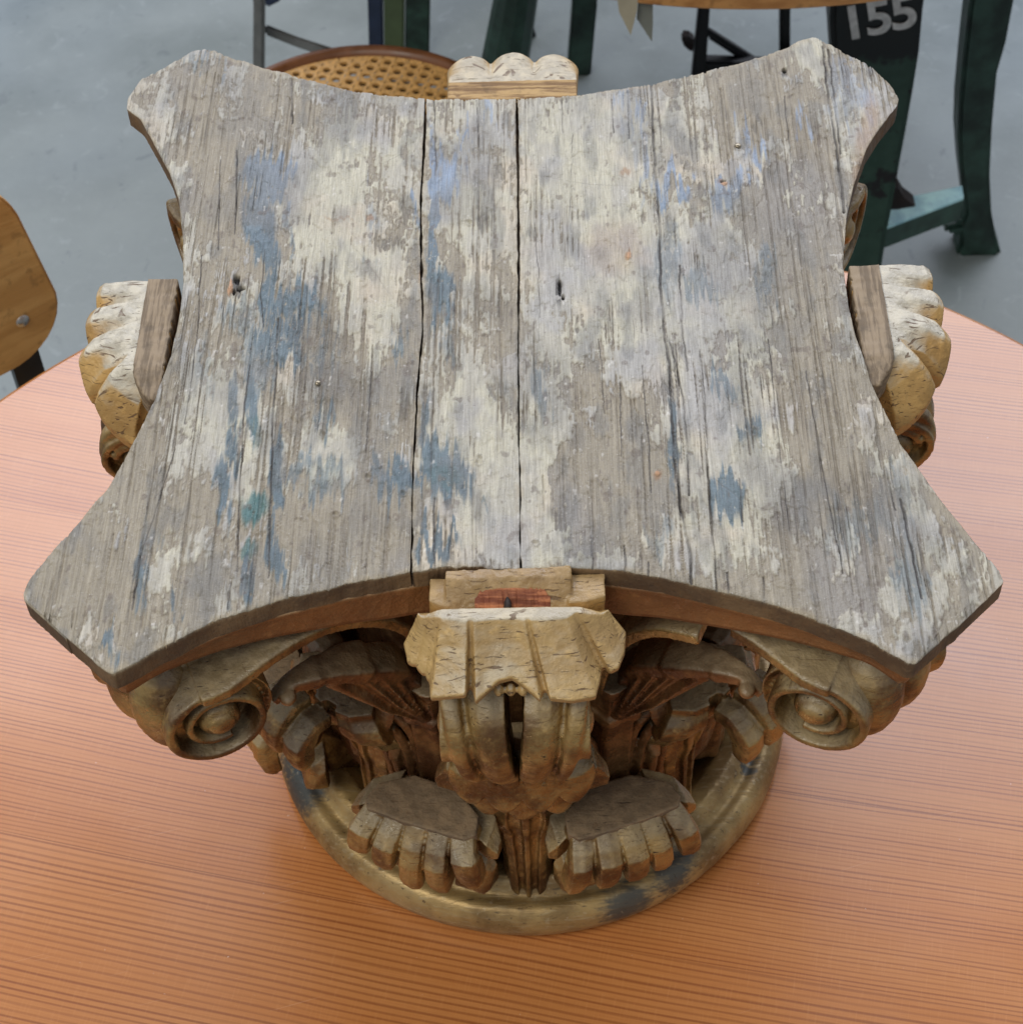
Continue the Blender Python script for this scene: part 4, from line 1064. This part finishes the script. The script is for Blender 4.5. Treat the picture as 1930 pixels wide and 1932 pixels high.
# keep parts in world coordinates although the Empty stands elsewhere
Y2 = 1.20
outr = [(1824, -60), (1822, 0), (1812, 90), (1804, 180), (1802, 240), (1806, 300), (1812, 350), (1816, 380), (1808, 402), (1775, 410), (1782, 424), (1805, 420), (1806, 440), (1798, 456), (1812, 478), (1836, 492), (1866, 488), (1882, 478), (1884, 458), (1874, 425), (1866, 380), (1863, 310), (1867, 220), (1876, 120), (1893, 60), (1904, 0), (1908, -60)]
lr = MB().extrude(trace(outr, Y2), Y2 - .022, Y2 + .022).mesh('leg'); obj('leg', bevel(lr, .005), ft).data.materials.append(M['green'])
# stretcher bar between them, pale blue on top
zt = -.575
A = [at(1650, 384, zt), at(1815, 350, zt), at(1818, 372, zt), at(1640, 440, zt)]
mb = MB(); mb.add([W3(p) for p in A] + [W3(p + np.array([0, 0, -.004])) for p in A], [(0, 1, 2, 3), (7, 6, 5, 4), (0, 4, 5, 1), (1, 5, 6, 2), (2, 6, 7, 3), (3, 7, 4, 0)])
st = obj('stretcher_top', mb.mesh('stretcher_top', M['palebluetop']), ft)
mb = MB(); mb.add([W3(p + np.array([0, 0, -.0045])) for p in A] + [W3(p + np.array([0, 0, -.034])) for p in A], [(0, 1, 2, 3), (7, 6, 5, 4), (0, 4, 5, 1), (1, 5, 6, 2), (2, 6, 7, 3), (3, 7, 4, 0)])
obj('stretcher', mb.mesh('stretcher', M['green']), ft)
g = MB().extrude(trace([(1686, 345), (1694, 345), (1704, 362), (1725, 378), (1690, 384), (1676, 384)], 1.06), 1.05, 1.07); obj('bracket', g.mesh('bracket', M['rust']), ft)
for dx in (-.22,):                    # rear legs of the same table, hidden behind its top
    obj('leg', MB().tube([(FT[0] + dx, FT[1] + .25, .712), (FT[0] + dx * .9, FT[1] + .27, .4), (FT[0] + dx * 1.2, FT[1] + .30, 0)], [.03, .022, .035]).mesh('leg', M['green']), ft)
    obj('leg', MB().tube([(FT[0] - dx, FT[1] + .25, .712), (FT[0] - dx * .9, FT[1] + .27, .4), (FT[0] - dx * 1.2, FT[1] + .30, 0)], [.03, .022, .035]).mesh('leg', M['green']), ft)
for ch in list(ft.children):
    if ch.name.startswith('tabletop'): continue
    ch.matrix_parent_inverse = Matrix.Translation((-FT[0], -FT[1], 0))

# price tag hanging from the table edge
tq = at(1190, 0, -.03)
tg_ = thing('paper_tag', (tq[0], tq[1] - .01, TZ - .03), 'folded cream and grey paper tag hanging below the far table edge', 'tag')
def quadsheet(pts, Y, th=.0008):
    o = trace(pts, Y); return MB().extrude(o, Y, Y + th)
t1 = quadsheet([(1162, -20), (1204, -20), (1202, 18), (1190, 66), (1168, 22)], tq[1] - .012); t2 = quadsheet([(1206, -20), (1231, -20), (1232, 40), (1230, 78), (1201, 34)], tq[1] - .006)
for t_, mk in ((t1, 'card'), (t2, 'card2')):
    o = obj('leaf_of_card', t_.mesh('card', M[mk]), tg_); o.matrix_parent_inverse = tg_.matrix_basis.inverted()

def inv(o_list, parent):
    bpy.context.view_layer.update()
    for o in o_list: o.matrix_parent_inverse = parent.matrix_world.inverted()


# second iron table, only its legs reach into view
TOPZ[0] = .8255
it = thing('iron_table', (-.05, 1.80, 0), 'cast iron table behind the cane stool, only its olive and dark green legs in view', 'table')
obj('tabletop', MB().lathe([(0, .852), (.34, .852), (.345, .845), (.345, .825), (0, .825)], 96, c=(0, 0)).mesh('tabletop', M['wood_top']), it)
Y3 = 1.62
def bar(pts_l, pts_r, Y, th, mat, par, nm='leg'):
    o = trace(pts_l + pts_r[::-1], Y); return obj(nm, bevel(MB().extrude(o, Y - th / 2, Y + th / 2).mesh(nm, M[mat]), .003), par)
l1 = bar([(722, -120), (724, 0), (726, 160)], [(765, -120), (764, 0), (762, 160)], Y3, .012, 'lgreen', it)
l2 = bar([(765, -120), (765, 0), (763, 160)], [(813, -120), (812, 0), (809, 160)], Y3 + .004, .012, 'green', it, 'leg')
l3 = bar([(692, -120), (694, 0), (698, 160)], [(722, -120), (723, 0), (725, 160)], Y3 + .012, .012, 'bluemetal', it, 'leg')
l4 = bar([(1083, -120), (1079, 0), (1071, 108), (1066, 240)], [(1128, -120), (1126, 0), (1116, 108), (1106, 240)], 1.58, .03, 'green', it)
l5 = bar([(960, -60), (974, 0), (1004, 104), (1020, 160)], [(976, -60), (992, 0), (1018, 90), (1036, 160)], 1.66, .012, 'black', it, 'brace')
bpy.context.view_layer.update()
for ch in it.children:
    if not ch.name.startswith('tabletop'): ch.matrix_parent_inverse = it.matrix_world.inverted()
for sx in (-.2, .2): obj('leg', MB().tube([(sx, .2, .826), (sx * 1.15, .22, 0)], .018).mesh('leg', M['green']), it)

# dark stool frame under the far table
TOPZ[0] = .45
ds = thing('metal_stool', (.20, 1.46, 0), 'black metal stool frame with diagonal brace, half hidden behind the right back corner', 'stool')
bar([(1322, -60), (1316, 20), (1304, 140), (1298, 230)], [(1345, -60), (1338, 20), (1330, 140), (1324, 230)], 1.42, .02, 'black', ds)
bar([(1334, 50), (1425, 108), (1480, 140)], [(1334, 68), (1420, 124), (1470, 158)], 1.44, .012, 'black', ds, 'brace')
bar([(1328, 108), (1440, 112), (1530, 116)], [(1326, 136), (1440, 140), (1530, 144)], 1.43, .02, 'black', ds, 'rail')
bar([(1284, 66), (1296, 60), (1312, 72)], [(1290, 80), (1304, 92), (1312, 90)], 1.45, .02, 'rust', ds, 'foot')
bar([(1470, -60), (1470, 20), (1470, 230)], [(1490, -60), (1490, 20), (1490, 230)], 1.46, .02, 'black', ds)
o = obj('seat', MB().lathe([(0, .47), (.15, .47), (.15, .45), (0, .45)], 48, c=(.235, 1.44)).mesh('seat', M['black']), ds)
bpy.context.view_layer.update()
for ch in ds.children: ch.matrix_parent_inverse = ds.matrix_world.inverted()

# grey metal stand at the upper left
TOPZ[0] = .70
gs = thing('metal_stand', (-.35, 1.45, 0), 'thin grey metal stand with a slanting brace, left of the cane stool', 'stand')
bar([(477, -80), (479, 0), (478, 130), (478, 240)], [(500, -80), (500, 0), (499, 130), (498, 240)], 1.40, .02, 'greymetal', gs)
bar([(499, 44), (560, 68), (660, 100)], [(499, 64), (560, 88), (660, 122)], 1.42, .006, 'greymetal', gs, 'brace')
bar([(500, -20), (545, -20), (526, 2)], [(500, 0), (502, 14), (510, 10)], 1.38, .006, 'bluemetal', gs, 'bracket')
bpy.context.view_layer.update()
for ch in gs.children: ch.matrix_parent_inverse = gs.matrix_world.inverted()

# cane seated stool
SCX, SCY, SR, SZ = -.175, .86, .17, TZ - .28
cs = thing('cane_stool', (SCX, SCY, 0), 'round stool with woven cane seat in a brown bentwood rim, behind the capital', 'stool')
obj('seat_rim', MB().lathe([(SR - .010, SZ), (SR - .004, SZ + .003), (SR, SZ - .002), (SR, SZ - .026), (SR - .014, SZ - .026), (SR - .014, SZ - .006)], 128, closed=True).mesh('seat_rim', M['rim'], True), cs)
mb = MB(); a0 = .0146; rot = R(-15)
for i in range(-14, 15):
    for j in range(-20, 21):
        x = i * a0; y = j * a0 * .92
        xr, yr = x * math.cos(rot) - y * math.sin(rot), x * math.sin(rot) + y * math.cos(rot)
        if math.hypot(xr, yr) > SR - .006: continue
        hole = math.hypot(xr, yr) < SR - .018
        # diamond-ish cell: rectangle a0 x (.62*a0) tiles the plane when rows are offset
        m = 16; outer = []; inner = []
        for t in range(m):
            an = 2 * math.pi * t / m; dx, dy = math.cos(an), math.sin(an); k = min(a0 / 2 / max(abs(dx), 1e-6), a0 * .46 / max(abs(dy), 1e-6))
            ex, ey = dx * k, dy * k; hx, hy = dx * .0043, dy * .0040
            f = lambda px, py, z: ((x + px) * math.cos(rot) - (y + py) * math.sin(rot), (x + px) * math.sin(rot) + (y + py) * math.cos(rot), z)
            outer.append(f(ex, ey, SZ - .0045)); inner.append(f(hx, hy, SZ - .0050))
        low = [(p[0], p[1], SZ - .0085) for p in inner]
        if hole: mb.add(outer + inner + low, [(t, (t + 1) % m, (t + 1) % m + m, t + m) for t in range(m)] + [(t + m, (t + 1) % m + m, (t + 1) % m + 2 * m, t + 2 * m) for t in range(m)])
        else: mb.add(outer, [tuple(range(m))])
obj('cane_seat', mesh_of('cane_seat', mb.V, mb.F, M['cane'], False), cs)
obj('shade_disc', MB().lathe([(0, SZ - .030), (SR - .02, SZ - .030), (SR - .02, SZ - .036), (0, SZ - .036)], 64).mesh('shade_disc', M['black']), cs)  # added dark disc, stands for the shade seen through the cane holes
for s in range(4):
    a = R(45 + 90 * s); obj('leg', MB().tube([(math.cos(a) * .12, math.sin(a) * .12, SZ - .026), (math.cos(a) * .16, math.sin(a) * .16, 0)], .011).mesh('leg', M['rim'], True), cs)

# plywood chair at the left edge of the table
pr = at(112, 640, -.10); d = np.array([-.043, -.033]); d /= np.linalg.norm(d); fa = math.atan2(-d[1], -d[0])
ch = thing('plywood_chair', (pr[0] + d[0] * .183, pr[1] + d[1] * .183, 0), 'golden plywood chair back with a steel rivet, black frame, at the left of the table', 'chair', rz=fa)
# local x along the back (right end at +.19), y = away from the table
BW = .19; zb, ztp = TZ - .105, TZ + .080
def back_outline():
    pts = []; rr = .055
    wt = BW - .010                     # the top is narrower
    for cx_, cz_, a0_, a1_ in ((BW - rr, zb + rr, -90, 0), (wt - rr, ztp - rr, 10, 90), (-(wt - rr), ztp - rr, 90, 170), (-(BW - rr), zb + rr, 180, 270)):
        for a in np.linspace(R(a0_), R(a1_), 9): pts.append((cx_ + rr * math.cos(a), cz_ + rr * math.sin(a)))
    return pts
ol = back_outline()
mb = MB(); n = len(ol)
def curve_y(x): return .030 * (x / BW) ** 2
F = [tuple(range(n)), tuple(range(2 * n - 1, n - 1, -1))] + [(i, i + n, (i + 1) % n + n, (i + 1) % n) for i in range(n)]
mb.add([(x, -curve_y(x) * .2, z) for x, z in ol] + [(x, -curve_y(x) * .2 + .010, z) for x, z in ol], F)
obj('backrest', bevel(mb.mesh('backrest', M['ply'], False), .002), ch)
for s in (-1, 1):
    obj('rivet', MB().ellipsoid((s * .158, -.004, TZ - .060), .0062, .004, .0062, n=20, m=12).mesh('rivet', M['steel'], True), ch)
    obj('back_post', MB().box((s * .156, .016, .60), (.024, .008, .28)).mesh('back_post', M['black']), ch)
    obj('leg', MB().tube([(s * .155, .02, .47), (s * .17, .05, 0)], .012).mesh('leg', M['black'], True), ch)
    obj('leg', MB().tube([(s * .155, -.33, .44), (s * .17, -.36, 0)], .012).mesh('leg', M['black'], True), ch)
obj('seat', bevel(MB().box((0, -.17, .452), (.38, .38, .012)).mesh('seat', M['ply']), .004), ch)
